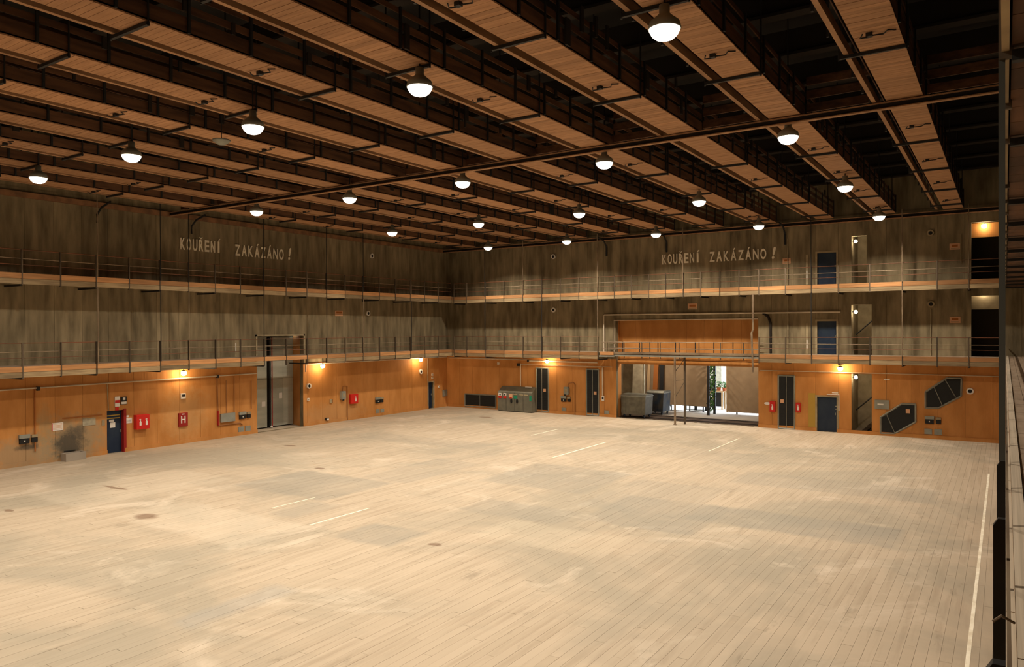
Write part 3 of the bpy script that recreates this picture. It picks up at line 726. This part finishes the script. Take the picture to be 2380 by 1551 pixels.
t = thing('oval_plate', 'white oval plate beside the red extinguisher board', 'plate')
MB().prism([(-11.97+.18*math.cos(k*PI/8), 1.47+.08*math.sin(k*PI/8)) for k in range(16)], YB-.03, YB-.006, 1).build('plate', M['white'], t)

# telephone boxes
for P, s, z, lab in ((PL, 34.68, 1.42, 'grey wall telephone box under a bent conduit on the side wall'), (PB, -25.93, 1.38, 'grey rounded wall telephone box between two tall grilles')):
    t = thing('telephone_box', lab, 'telephone', 'wall telephone boxes')
    MB(P).box(s, s+.38, .006, .2, z+.05, z+.52).box(s+.04, s+.34, .02, .22, z, z+.56).build('case', M['grey'], t)
    MB(P).box(s+.05, s+.18, .2, .26, z-.06, z+.04).build('handset', M['black'], t)
    MB(P).box(s+.10, s+.28, .22, .23, z+.2, z+.42).build('dial_plate', M['cream'], t)
# grey switch panels
t = onwall(PL, 25.72, 26.63, .88, 1.36, .12, 'switch_panel', 'wide flat grey switch panel left of the tall gate', 'panel', 'grey'); MB(PL).box(25.52, 25.6, .006, .12, .75, 1.55).build('side_duct', M['darkred'], t)
t = onwall(PL, 45.42, 45.95, .80, 1.32, .06, 'switch_panel', 'small square grey panel by the far corner', 'panel', 'grey'); deco(t, PL, 45.48, 45.9, .86, 1.26, .062, 'cover', 'grey')
t = onwall(PB, -6.1, -5.37, 1.47, 1.98, .08, 'switch_panel', 'flat grey panel right of the narrow stair opening', 'panel', 'grey'); deco(t, PB, -5.95, -5.65, 1.7, 1.78, .082, 'label_plate', 'white')
t = onwall(PL, 33.81, 34.0, 1.27, 1.52, .06, 'wall_switch', 'small greenish wall switch after the tall gate', 'switch', 'cream'); deco(t, PL, 33.95, 34.0, 1.27, 1.52, .062, 'edge', 'black')
t = onwall(PB, -23.02, -22.84, 1.09, 1.44, .08, 'wall_switch', 'white switch box under the white conduit by the portal pillar', 'switch', 'white'); deco(t, PB, -22.99, -22.87, 1.2, 1.33, .082, 'switch_face', 'black')
# signs and papers
t = onwall(PL, 16.93, 17.42, 1.42, 1.78, .02, 'notice_board', 'white notice with faint red lines above the sooty patch', 'notice', 'white')
for k in range(5): deco(t, PL, 16.98, 17.37, 1.48+k*.06, 1.495+k*.06, .022, 'printed_line', 'sign_orange')
deco(t, PL, 16.94, 16.96, 1.43, 1.77, .022, 'printed_line', 'red')
t = onwall(PL, 19.83, 20.07, 2.28, 2.77, .05, 'warning_light', 'small red and white warning sign above the near blue door', 'sign', 'white'); deco(t, PL, 19.83, 20.07, 2.46, 2.60, .052, 'red_band', 'red')
MB(PL).box(19.86, 20.02, .006, .03, 2.1, 2.27).build('red_tab', M['red'], t)
t = onwall(PL, 20.12, 20.42, 2.36, 2.74, .05, 'exit_sign', 'black and white sign next to the warning sign above the blue door', 'sign', 'black'); deco(t, PL, 20.14, 20.40, 2.38, 2.50, .052, 'white_band', 'white'); deco(t, PL, 20.22, 20.34, 2.58, 2.7, .052, 'white_figure', 'white')
t = onwall(PL, 20.38, 20.69, 1.40, 1.66, .015, 'paper_notice', 'white paper notice between the blue door and the red fire box', 'notice', 'white')
for k in range(3): deco(t, PL, 20.43, 20.64, 1.46+k*.05, 1.47+k*.05, .017, 'printed_line', 'grey')
deco(t, PL, 20.42, 20.52, 1.70, 1.8, .006, 'small_tag', 'white')
onwall(PL, 19.2, 19.34, 1.42, 1.68, .02, 'paper_notice', 'pale paper slip left of the near blue door', 'notice', 'cream')
def loudspeaker(P, s, z, label, m_='white'):
    t = thing('loudspeaker', label, 'loudspeaker', 'small round wall loudspeakers')
    ring = []
    for r0, r1, mt, d in ((.17, .10, m_, .10), (.10, .0, 'black', .06)):
        mb = MB(); n = 14; a = [P(s+r0*math.cos(2*PI*k/n), d, z+r0*math.sin(2*PI*k/n)) for k in range(n)]
        b = [P(s+max(r1,.001)*math.cos(2*PI*k/n), d, z+max(r1,.001)*math.sin(2*PI*k/n)) for k in range(n)]
        mb.add(a+b, [(k, (k+1) % n, n+(k+1) % n, n+k) for k in range(n)])
        if r0 > .12:
            c = [P(s+r0*math.cos(2*PI*k/n), .006, z+r0*math.sin(2*PI*k/n)) for k in range(n)]
            mb.add(a+c, [(k, (k+1) % n, n+(k+1) % n, n+k) for k in range(n)])
        mb.build('rim' if r0 > .12 else 'cone', M[mt], t)
    return t
loudspeaker(PL, 42.81, 2.86, 'small wall loudspeaker near the far corner on the side wall')
loudspeaker(PL, 32.05, 2.5, 'small wall loudspeaker just past the tall gate')
loudspeaker(PL, 37.3, 7.14, 'round loudspeaker between the side galleries')
loudspeaker(PL, 37.7, 11.1, 'round loudspeaker high on the side wall under the ceiling')
loudspeaker(PB, -26.8, 11.15, 'round loudspeaker high on the far wall left of the lettering')
loudspeaker(PB, -26.8, 7.36, 'round loudspeaker on the far wall between the two galleries')
loudspeaker(PB, -3.36, 11.08, 'round loudspeaker high on the far wall near its end', 'cream')
loudspeaker(PB, -3.34, 7.26, 'round loudspeaker between the galleries near the end of the far wall', 'cream')
loudspeaker(PB, -1.55, 2.65, 'black and white round loudspeaker right of the upper slanted grille')
t = onwall(PL, 23.33, 23.6, 2.4, 2.68, .08, 'arrow_light', 'small white sign with a dark arrow above the hydrant cabinet', 'sign', 'white'); deco(t, PL, 23.38, 23.56, 2.5, 2.62, .082, 'arrow', 'black')
for P, s0, s1, z0, z1, lab in ((PL, 34.3, 34.98, 6.93, 7.28, 'orange sign plate between the side galleries'), (PB, -16.91, -16.29, 7.22, 7.59, 'orange sign plate above the big portal'),
        (PB, -11.06, -10.6, 9.83, 10.14, 'orange sign plate on the upper far gallery beside the lettering'), (PB, -2.48, -2.0, 10.12, 10.45, 'orange sign plate high near the dark opening'),
        (PB, -2.48, -1.98, 6.23, 6.57, 'orange sign plate beside the lower dark opening')):
    t = thing('warning_plate', lab, 'sign', 'orange sign plates')
    MB(P).box(s0, s1, .006, .03, z0, z1).build('plate', M['sign_orange'], t)
    h = z1-z0; deco(t, P, s0+.06, s1-.06, z0+h*.15, z0+h*.25, .031, 'printed_line', 'cream'); deco(t, P, s0+.1, s1-.1, z0+h*.45, z0+h*.8, .031, 'printed_block', 'orange_dark')
for P, s, z, lab in ((PL, 44.16, 2.57, 'upper small round lamp over the far corner door'), (PL, 44.16, 2.34, 'lower small round lamp over the far corner door'), (PL, 32.0, 1.66, 'small white round plate beside the gate edge'), (PL, 44.95, 1.6, 'small pale box right of the corner door'), (PB, -31.6, 3.45, 'small pale box under the pipe left of the console')):
    t = thing('signal_box', lab, 'box'); MB(P).box(s-.08, s+.08, .006, .07, z-.08, z+.08).build('case', M['white'], t); MB(P).box(s-.04, s+.04, .07, .09, z-.04, z+.04).build('cap', M['cream'], t)
t = thing('signal_box', 'small black box under the pipe above the console', 'box'); MB(PB).box(-29.9, -29.6, .006, .1, 3.3, 3.5).build('case', M['black'], t); MB(PB).box(-29.8, -29.7, .1, .14, 3.35, 3.45).build('cap', M['steel_dark'], t)
t = thing('door_batten_light', 'thin white L shaped strip around the far wall blue door', 'strip'); MB().tube([(-8.6, YB-.04, 2.17), (-7.95, YB-.04, 2.17), (-7.95, YB-.04, 1.26)], .03, 6).build('tube', M['white'], t)
for a, b, z, lab in ((-8.33, -8.0, 2.25, 'short white label strip above the far wall blue door'), (-5.64, -5.34, 3.1, 'short white label strip above the lower slanted grille')):
    t = thing('label_strip', lab, 'label'); MB(PB).box(a, b, .006, .02, z, z+.05).build('strip', M['white'], t)
t = thing('floor_socket', 'round white socket low on the side wall', 'socket'); MB(PL).box(33.4, 33.66, .02, .1, .2, .34).build('case', M['black'], t); MB(PL).box(33.45, 33.62, .1, .14, .2, .3).build('cap', M['white'], t)
# sooty sink corner with bare plaster and a low trough
t = thing('splash_ledge', 'narrow brown ledge above the sooty wash trough', 'ledge')
MB(PL).box(17.4, 19.2, .006, .04, 1.93, 1.97).build('ledge', M['orange_dark'], t)
MB(PL).box(18.3, 18.9, .006, .014, 1.5, 1.85).build('bare_plaster', M['plaster'], t)
t = thing('wash_trough', 'low concrete trough on the floor below the soot stains', 'trough', None)
MB(PL).box(17.3, 18.2, .05, .5, 0, .08).box(17.3, 18.2, .05, .11, .08, .36).box(17.3, 18.2, .44, .5, .08, .36).box(17.3, 17.37, .11, .44, .08, .36).box(18.13, 18.2, .11, .44, .08, .36).build('basin', M['concrete'], t)
MB(PL).box(17.45, 17.95, .02, .05, .40, .44).build('tap_bar', M['steel_dark'], t)

# pipes and conduits
def pipe(name, label, pts, r, m_, clips=()):
    t = thing(name, label, 'pipe'); MB().tube(pts, r, 8).build('pipe', M[m_], t)
    for c in clips: MB().box(c[0]-.06, c[0]+.06, c[1]-.06, c[1]+.06, c[2]-.09, c[2]+.09).build('clamp', M['steel_dark'], t)
    return t
pipe('wall_pipe', 'long white pipe high on the side wall before the tall gate', [PL(YF+.2, .14, 3.38), PL(28.1, .14, 3.5)], .035, 'pipe', [PL(16.3, .14, 3.42), PL(25.5, .14, 3.47)])
pipe('wall_pipe', 'bright white pipe under the side gallery past the tall gate', [PL(31.72, .14, 3.4), PL(31.74, .14, 3.84), PL(31.85, .14, 3.88), PL(45.8, .14, 3.88)], .04, 'pipe')
pipe('wall_pipe', 'white pipe under the far gallery left of the console', [PB(-36.2, .14, 3.80), PB(-29.0, .14, 3.78)], .04, 'pipe')
pipe('wall_pipe', 'thick bright white pipe behind the far wall bulkhead lamp', [PB(-28.8, .14, 3.70), PB(-23.3, .14, 3.70)], .05, 'pipe', [PB(-28.9, .14, 3.7)])
pipe('wall_pipe', 'thin cream trim pipe above the tall grilles', [PB(-29.6, .1, 3.42), PB(-22.2, .1, 3.42)], .022, 'pipe')
pipe('wall_pipe', 'thin cream trim pipe above the blue door and slanted grilles', [PB(-12.4, .1, 3.46), PB(-.3, .1, 3.46)], .022, 'pipe')
pipe('drop_conduit', 'white conduit dropping to the back of the console', [PB(-29.6, .08, 3.5), PB(-29.6, .08, 1.84)], .04, 'pipe')
pipe('drop_conduit', 'thick white conduit on the portal pillar', [PB(-22.94, .08, 3.35), PB(-22.94, .08, 1.46)], .05, 'pipe')
pipe('drop_conduit', 'brown conduit loop beside the far wall telephone', [PB(-25.6, .05, 1.9), PB(-25.6, .05, 2.2), PB(-25.2, .05, 2.25), PB(-25.1, .05, 2.1), PB(-25.1, .05, .02)], .03, 'pipe_brown')
pipe('drop_conduit', 'brown vertical conduit beside the side wall fire box', [PL(34.9, .05, 2.0), PL(34.94, .05, 2.28), PL(35.32, .05, 2.28), PL(35.32, .05, .02)], .03, 'pipe_brown')
pipe('drop_conduit', 'orange conduit wrapping the wide grey switch panel', [PL(25.5, .05, 3.35), PL(25.6, .05, .72), PL(27.0, .05, .72), PL(27.15, .05, .6)], .035, 'pipe_brown')
pipe('drop_conduit', 'first thin conduit above the wide grey switch panel', [PL(26.1, .05, 3.2), PL(26.1, .05, 1.38)], .02, 'pipe_brown')
pipe('drop_conduit', 'second thin conduit above the wide grey switch panel', [PL(26.62, .05, 3.4), PL(26.62, .05, 1.38)], .02, 'pipe_brown')
pipe('drop_conduit', 'thin conduit running down next to the tall gate', [PL(27.77, .05, 3.1), PL(27.77, .05, 1.45)], .02, 'pipe_brown')
pipe('drop_conduit', 'pale conduit above the near blue door', [PL(19.45, .05, 3.4), PL(19.5, .05, 2.15)], .022, 'cream')
pipe('drop_conduit', 'pale conduit above the far corner door', [PL(43.6, .05, 3.8), PL(43.6, .05, 2.1)], .025, 'cream')
pipe('drop_conduit', 'brown seam conduit left of the sooty patch', [PL(16.2, .05, 3.4), PL(16.2, .05, .6)], .03, 'orange_dark')

pipe('drop_conduit', 'pale conduit running the full height between the galleries past the lettering', [PB(-10.75, .06, 4.5), PB(-10.75, .06, 11.3)], .03, 'cream')
pipe('drop_conduit', 'pale conduit stub high near the upper dark opening', [PB(-1.72, .06, 10.9), PB(-1.95, .06, 10.9), PB(-1.95, .06, 9.4)], .022, 'cream')
pipe('drop_conduit', 'thin cream conduit right of the middle stair opening', [PB(-3.35, .05, 4.5), PB(-3.35, .05, 7.0)], .022, 'cream')
for P_, s_0, z_0, z_1, lab in ((PB, -9.75, 4.5, 6.3, 'pale scraped strip left of the middle blue door'), (PB, -9.75, 8.55, 10.3, 'pale scraped strip left of the upper blue door'), (PL, 26.7, 4.5, 5.5, 'pale scraped strip above the side gallery near the gate')):
    t = thing('scraped_strip', lab, 'wall strip')
    MB(P_).box(s_0, s_0+.13, .006, .014, z_0, z_1).build('bare_plaster', M['cream'], t)
    MB(P_).box(s_0+.03, s_0+.09, .014, .018, z_0+.3, z_0+.8).build('paint_smear', M['white'], t)

# bulkhead lamps
def bulkhead(P, s, z, label):
    x, y_, zz = P(s, .5, z)
    t = thing('bulkhead_lamp', label, 'lamp', 'round bulkhead lamps under the lower galleries', (x, y_, zz))
    MB().lathe((0,0,0), [(0,-.14), (.08,-.12), (.13,-.05), (.14,.02), (.11,.08)], 14).build('globe', M['globe'], t, True)
    MB().lathe((0,0,0), [(.115,.08), (.13,.1), (.06,.15), (0,.15)], 14).build('cap', M['steel_dark'], t, True)
    MB().tube([(0,0,.15), (0,0,4.44-zz)], .02, 6).build('stem', M['steel_dark'], t)
bulkhead(PL, 23.22, 3.78, 'round lit bulkhead lamp above the hydrant cabinet on the side wall')
bulkhead(PL, 32.79, 3.74, 'round lit bulkhead lamp just past the tall gate')
bulkhead(PL, 42.28, 3.79, 'round lit bulkhead lamp by the far corner of the side wall')
bulkhead(PB, -27.1, 3.74, 'round lit bulkhead lamp above the console on the far wall')
bulkhead(PB, -7.8, 3.70, 'round lit bulkhead lamp above the far wall blue door')

# no smoking lettering, one letter at a time
def lettering(P, flip, s0, words, zb, cap, label):
    t = thing('wall_lettering', label, 'lettering', 'no smoking lettering')
    for text, a, b, zb_ in words:
        cd = bpy.data.curves.new('tmp', 'FONT'); cd.body = text.replace(' ', ''); cd.size = 1; cd.extrude = 0
        # advance of each letter measured one by one
        ws = []
        for ch in cd.body:
            c1 = bpy.data.curves.new('tmp', 'FONT'); c1.body = {'Ř': 'R', 'Í': 'I', 'Á': 'A'}.get(ch, ch); c1.size = 1; c1.offset = .022; c1.extrude = .03; c1.resolution_u = 3
            o1 = bpy.data.objects.new('tmp', c1); col.objects.link(o1); bpy.context.view_layer.update()
            me = bpy.data.meshes.new_from_object(o1.evaluated_get(bpy.context.evaluated_depsgraph_get()))
            xs = [v.co.x for v in me.vertices]; ws.append((me, min(xs), max(xs)))
            bpy.data.objects.remove(o1); bpy.data.curves.remove(c1)
        bpy.data.curves.remove(cd)
        n = len(ws); slot = (b-a)/n
        for k, (me, x0, x1) in enumerate(ws):
            wd = slot*(.76 if x1-x0 > .25 else .30)
            if text == '!': wd = .16
            for v in me.vertices:
                u = a + k*slot + (slot-wd)/2 + (v.co.x-x0)/(x1-x0)*wd
                if text == '!': u += v.co.y*.16
                z = zb_ + v.co.y/.69*cap*(1.12 if text == '!' else 1)
                v.co = Vector(P(u, .012 + (v.co.z+.03)*.8, z))
            me.materials.clear(); me.materials.append(M['letter'])
            o = bpy.data.objects.new('letter', me); col.objects.link(o); o.parent = t
            ch = text[k]; uc = a + k*slot + slot/2; zt = zb_ + cap*1.06
            if ch in 'ÍÁ': MB(P).add([(uc-.03, .012, zt), (uc+.03, .012, zt), (uc+.11, .012, zt+.13), (uc+.03, .012, zt+.13), (uc-.03, .06, zt), (uc+.03, .06, zt), (uc+.11, .06, zt+.13), (uc+.03, .06, zt+.13)],
                                     [(0,1,2,3),(4,5,6,7),(0,1,5,4),(1,2,6,5),(2,3,7,6),(3,0,4,7)]).build('accent', M['letter'], o)
            if ch == 'Ř': MB(P).add([(uc, .012, zt), (uc+.10, .012, zt+.12), (uc+.04, .012, zt+.12), (uc, .012, zt+.06), (uc-.04, .012, zt+.12), (uc-.10, .012, zt+.12), (uc, .06, zt), (uc+.10, .06, zt+.12), (uc+.04, .06, zt+.12), (uc, .06, zt+.06), (uc-.04, .06, zt+.12), (uc-.10, .06, zt+.12)],
                                     [(0,1,2,3),(0,3,4,5),(6,7,8,9),(6,9,10,11),(0,1,7,6),(1,2,8,7),(2,3,9,8),(3,4,10,9),(4,5,11,10),(5,0,6,11)]).build('accent', M['letter'], o)
lettering(PB, 0, 0, [('KOUŘENÍ', -18.66, -16.06, 10.2), ('ZAKÁZÁNO', -15.54, -11.95, 10.19), ('!', -11.72, -11.5, 10.18)], 10.2, .60, 'cream block letters on the far wall reading KOUŘENÍ ZAKÁZÁNO!')
lettering(PL, 0, 0, [('KOUŘENÍ', 23.32, 25.85, 10.33), ('ZAKÁZÁNO', 26.68, 30.2, 10.28), ('!', 30.45, 30.65, 10.33)], 10.2, .60, 'faded block letters on the long side wall reading KOUŘENÍ ZAKÁZÁNO!')

# ------------------------------------------------------------------ console
t = thing('control_console', 'wide grey control console with stickers standing against the far wall', 'console')
x0, x1 = -31.2, -28.25
MB().prism([(45.3, .05), (45.3, 1.42), (45.42, 1.47), (45.9, 1.80), (45.97, 1.80), (45.97, .05)], x0, x1, 0).build('cabinet', M['console'], t)
MB().box(x0+.05, x1-.05, 45.36, 45.9, 0, .05).build('plinth', M['black'], t)
for k in range(1, 4): MB().box(x0+k*.74-.008, x0+k*.74+.008, 45.292, 45.3, .08, 1.4).build('seam', M['black'], t)
for x, z in ((-31.13, 1.12), (-30.7, 1.12)):
    MB().box(x, x+.26, 45.285, 45.298, z, z+.22).build('sticker', M['white'], t); MB().box(x+.08, x+.2, 45.28, 45.285, z+.04, z+.16).build('sticker_symbol', M['black'], t)
    MB().box(x, x+.26, 45.285, 45.298, z-.16, z-.01).build('sticker', M['red'], t)
MB().box(-30.2, -29.9, 45.285, 45.298, 1.0, 1.3).build('sticker', M['sign_orange'], t)
MB().box(-30.15, -29.95, 45.28, 45.285, .98, 1.06).build('sticker', M['red'], t)
MB().box(-29.78, -29.48, 45.285, 45.298, .97, 1.2).build('sticker', M['green'], t)
MB().box(-28.45, -28.27, 45.285, 45.298, .85, 1.25).build('sticker', M['green'], t)
for x in (-29.82, -29.3, -28.9): MB().box(x, x+.33, 45.285, 45.298, 1.24, 1.30).build('label_plate', M['cream'], t)
for x in (-30.0, -29.5): MB().prism([(x+.09*math.cos(k*PI/7), .78+.16*math.sin(k*PI/7)) for k in range(14)], 45.27, 45.299, 1).build('handle_recess', M['black'], t)
MB().box(-29.1, -28.6, 45.75, 45.88, 1.78, 1.83).build('tray', M['white'], t)

# ------------------------------------------------------------------ scene dock behind the portal
s_ = struct('wall_dock')
MB().box(-26.3, -26.1, 46.3, 52.4, 0, 6.9).box(-10.0, -9.8, 46.3, 52.4, 0, 6.9).build('masonry', M['stair_wall'], s_)
MB().box(-26.3, -9.8, 46.3, 54.0, 6.9, 7.1).build('slab', M['roof'], s_)
MB().box(-26.3, -9.8, 52.2, 52.4, 4.3, 6.9).build('masonry', M['stair_wall'], s_)
MB().box(-26.3, -22.6, 52.2, 52.4, 0, 4.3).box(-12.6, -9.8, 52.2, 52.4, 0, 4.3).build('masonry', M['stair_wall'], s_)
f2 = struct('floor_dock')
MB().box(-26.1, -10, 46.31, 48.9, -.3, -.02).build('threshold_slab', M['dockfloor'], f2)
k = 0
y = 46.34
while y < 48.8: MB().box(-26, -10.1, y, y+.30, -.02, .0 if k % 2 else -.01).build('threshold_plank', M['dockfloor'], f2); y += .32; k += 1
for y in (46.9, 48.35): MB().box(-26, -10.1, y-.03, y+.03, 0, .03).build('track_rail', M['steel_dark'], f2)
MB().box(-26.1, -10, 48.9, 52.4, -.3, 0).build('slab', M['concrete'], f2)
MB().box(-45, 10, 52.4, 90, -.3, -.01).build('yard', M['outdoor'], f2)
MB().box(-24, -17.9, 52.1, 52.16, 0, .05).build('kerb', M['dockfloor'], f2)
t = thing('sliding_flat', 'wide beige cloth covered sliding flat closing most of the dock opening', 'flat')
for a, b in ((-22.45, -20.2), (-20.2, -17.75)): MB().box(a+.004, b-.004, 51.95, 52.02, .44, 4.5).build('cloth_panel', M['beige'], t)
MB().box(-17.75, -17.68, 51.94, 52.04, .44, 4.5).build('edge_batten', M['wood'], t)
for x in (-21.6, -20.4, -19.0, -18.0): MB().box(x-.04, x+.04, 51.95, 52.02, .02, .44).build('leg', M['steel_dark'], t)
t = thing('sliding_flat', 'brown beige cloth covered flat hanging right of the daylit gap', 'flat')
MB().box(-16.27, -12.3, 51.95, 52.02, .15, 4.5).build('cloth_panel', M['beige'], t)
MB().box(-16.33, -16.27, 51.94, 52.04, .12, 4.5).build('edge_batten', M['wood'], t)
for x in (-15.6, -13.5): MB().box(x-.05, x+.05, 51.96, 52.01, 0, .15).build('roller', M['steel_dark'], t)
for n_, (x, y, wd, m_, tl) in enumerate(((-22.9, 50.6, .75, 'stair_wall', 0), (-21.95, 50.9, .22, 'wood', .1), (-21.55, 51.1, .35, 'orange_dark', .1), (-21.1, 51.3, .3, 'steel_dark', 0))):
    lab = ['pale leaning flat at the left of the dock', 'narrow bare wooden flat edge in the dock', 'dark reddish folded flat in the dock', 'black upright flat beside the wide beige one'][n_]
    t = thing('stored_flat', lab, 'flat')
    MB().add([(x,y,0.01),(x+wd,y,0.01),(x+wd,y+.06,0.01),(x,y+.06,0.01),(x+tl,y+.3,4.4),(x+wd+tl,y+.3,4.4),(x+wd+tl,y+.36,4.4),(x+tl,y+.36,4.4)], [(0,3,2,1),(4,5,6,7),(0,1,5,4),(1,2,6,5),(2,3,7,6),(3,0,4,7)]).build('face', M[m_], t)
    MB().box(x+.02, x+wd-.02, y+.1, y+.14, .6, .66).build('batten', M['wood'], t)
t = thing('foliage_column', 'dark lattice column overgrown with green in the dock gap', 'column')
for x, y in ((-17.12, 50.5), (-17.05, 51.6)): MB().box(x-.08, x+.08, y-.08, y+.08, 0, 4.3).build('upright', M['steel_dark'], t)
for k in range(9): MB().tube([(-17.12, 50.5, .3+.42*k), (-17.05, 51.6, .72+.42*k)], .03, 5).build('brace', M['steel_dark'], t)
mb = MB()
for k in range(420):
    x = -17.08+random.gauss(0, .07); z = random.uniform(.3, 4.3); s2 = random.uniform(.03, .08); yy = random.uniform(50.5, 51.6); a = random.uniform(0, PI)
    dx, dz = s2*math.cos(a), s2*math.sin(a)
    mb.add([(x-dx, yy, z-dz), (x+dz, yy+.03, z-dx), (x+dx, yy, z+dz), (x-dz, yy-.03, z+dx)], [(0,1,2,3)])
o = mb.build('leaves', M['leaf'], t); o['kind'] = 'stuff'
# yard beyond
t = thing('yard_building', 'pale green rendered building standing in the yard outside', 'building')
MB().box(-26, -18.62, 58, 64, 0, 7).build('wall', M['plaster'], t); MB().box(-26.2, -18.6, 57.8, 64.2, 7, 7.2).build('roof', M['grey'], t)
for x in (-24, -21): MB().box(x, x+1, 57.94, 58.0, 1, 2.6).build('window', M['black'], t)
t = thing('garden_table', 'bare wooden table with flower pots in the yard', 'table')
MB().box(-18.7, -16.5, 54.6, 55.4, 1.28, 1.36).build('table_top', M['wood'], t)
for x in (-18.4, -17.5, -16.6):
    for y in (54.65, 55.3): MB().box(x-.05, x+.05, y-.04, y+.04, 0, 1.28).build('leg', M['wood'], t)
for x in (-18.2, -17.3): MB().box(x, x+.6, 55.2, 55.25, .15, 1.2).build('under_table_shade', M['black'], t)  # black sheets added to stand for shade beneath the table top
for k, (x, y) in enumerate(((-18.3, 54.9), (-17.85, 55.0), (-17.4, 54.9))):
    t = thing('potted_plant', ['leafy plant in a clay pot, nearest the building end of the table', 'leafy plant in a clay pot, middle of the yard table', 'leafy plant in a clay pot, beside the right flat'][k], 'plant', 'potted plants on the yard table', (x, y, 1.36))
    MB().lathe((0,0,0), [(0,0), (.12,0), (.17,.26), (.15,.26), (.13,.22), (0,.22)], 12).build('pot', M['terracotta'], t)
    mb = MB()
    for q in range(90):
        a = random.uniform(0, 2*PI); rr = random.uniform(0, .3); z = .22+random.uniform(0, .45); s2 = .06
        p = (rr*math.cos(a), rr*math.sin(a), z); b = random.uniform(0, PI); dx, dy = s2*math.cos(b), s2*math.sin(b)
        mb.add([(p[0]-dx, p[1]-dy, p[2]), (p[0]+dy, p[1]-dx, p[2]+.04), (p[0]+dx, p[1]+dy, p[2]), (p[0]-dy, p[1]+dx, p[2]-.03)], [(0,1,2,3)])
    o = mb.build('leaves', M['leaf'], t); o['kind'] = 'stuff'
t = thing('yard_tree', 'dark leafy tree crown beyond the yard gap', 'tree')
MB().tube([(-15.4, 62, 0), (-15.5, 62, 4.2)], .2, 8).build('trunk', M['dockfloor'], t)
mb = MB()
for q in range(900):
    a = random.uniform(0, 2*PI); ph = random.uniform(-1, 1); rr = 1.5*random.random()**.4; c_ = math.sqrt(1-ph*ph)
    p = (-15.4+rr*c_*math.cos(a), 62+rr*c_*math.sin(a), 5+rr*ph); s2 = .12; b = random.uniform(0, PI); dx, dy = s2*math.cos(b), s2*math.sin(b)
    mb.add([(p[0]-dx, p[1], p[2]-dy), (p[0]+dy, p[1]+.05, p[2]-dx), (p[0]+dx, p[1], p[2]+dy), (p[0]-dy, p[1]-.05, p[2]+dx)], [(0,1,2,3)])
o = mb.build('leaves', M['leaf'], t); o['kind'] = 'stuff'
t = thing('flat_trolley', 'low dark wheeled trolley seen under the wide beige flat', 'trolley')
MB().box(-20.0, -18.0, 53.2, 54.0, .28, .38).build('platform', M['steel_dark'], t)
for x in (-19.8, -19.0, -18.2): MB().box(x-.1, x+.1, 53.2, 53.28, .0, .28).build('wheel', M['black'], t)
t = thing('trestle', 'small dark trestle seen under the wide beige flat', 'trestle')
MB().tube([(-21.35, 53.4, 0), (-21.15, 53.4, .6), (-20.95, 53.4, 0)], .04, 6).build('leg', M['steel_dark'], t)
MB().tube([(-21.7, 53.4, .6), (-20.6, 53.4, .6)], .04, 6).build('top_bar', M['steel_dark'], t)

def bin_(label, x0, x1, y0, y1, z1, m_, lidm):
    t = thing('waste_container', label, 'container', 'wheeled containers in the portal')
    z0 = .22
    MB().prism([(x0+.06, z0), (x0, z1), (x1, z1), (x1-.06, z0)], y0, y1, 1).build('body', M[m_], t)
    MB().box(x0-.04, x1+.04, y0-.04, y1+.04, z1, z1+.05).build('rim', M['grey'], t)
    MB().prism([(y0-.02, z1+.05), (y0+.1, z1+.16), (y1-.1, z1+.16), (y1+.02, z1+.05)], x0, x1, 0).build('lid', M[lidm], t)
    for x in (x0+.18, x1-.18):
        for y in (y0+.15, y1-.15):
            MB().tube([(x-.035, y, .11), (x+.035, y, .11)], .11, 12).build('wheel', M['black'], t)
            MB().box(x-.05, x+.05, y-.04, y+.04, .14, .24).build('fork', M['steel_dark'], t)
    for x in (x0+.35, x1-.35): MB().box(x-.02, x+.02, y0-.03, y0, .3, z1-.05).build('rib', M[m_], t)
bin_('large grey steel container on wheels at the left of the portal', -21.85, -20.05, 46.5, 47.75, 1.42, 'bin', 'bin')
bin_('darker blue streaked container parked behind the grey one', -21.0, -19.75, 48.9, 50.2, 1.5, 'bin_blue', 'bin')

for x, lab in ((-20.5, 'added fill lamp above the containers, hidden by the portal lintel'), (-15.0, 'added fill lamp above the right flat, hidden by the portal lintel')):
    t = thing('dock_fill_lamp', lab, 'lamp', 'added dock fill lamps', (x, 48.7, 5.9))  # unseen lamps added to brighten the flats behind the portal
    MB().lathe((0,0,0), [(.26,.0), (.27,.03), (.2,.14), (.06,.22), (.0,.22)], 16).build('reflector', M['grey'], t, True)
    MB().tube([(0,0,.2), (0,0,1.02)], .02, 6).build('cord', M['steel_dark'], t)
    MB().lathe((0,0,0), [(0,-.06), (.1,-.04), (.16,.02), (.16,.06)], 12).build('lens', M['lens'], t, True)
    ld = bpy.data.lights.new('bulb', 'AREA'); ld.shape = 'DISK'; ld.size = .3; ld.energy = 210; ld.color = LAMP_COLOR
    lo_ = bpy.data.objects.new('bulb', ld); col.objects.link(lo_); lo_.parent = t; lo_.location = (0,0,-.065)
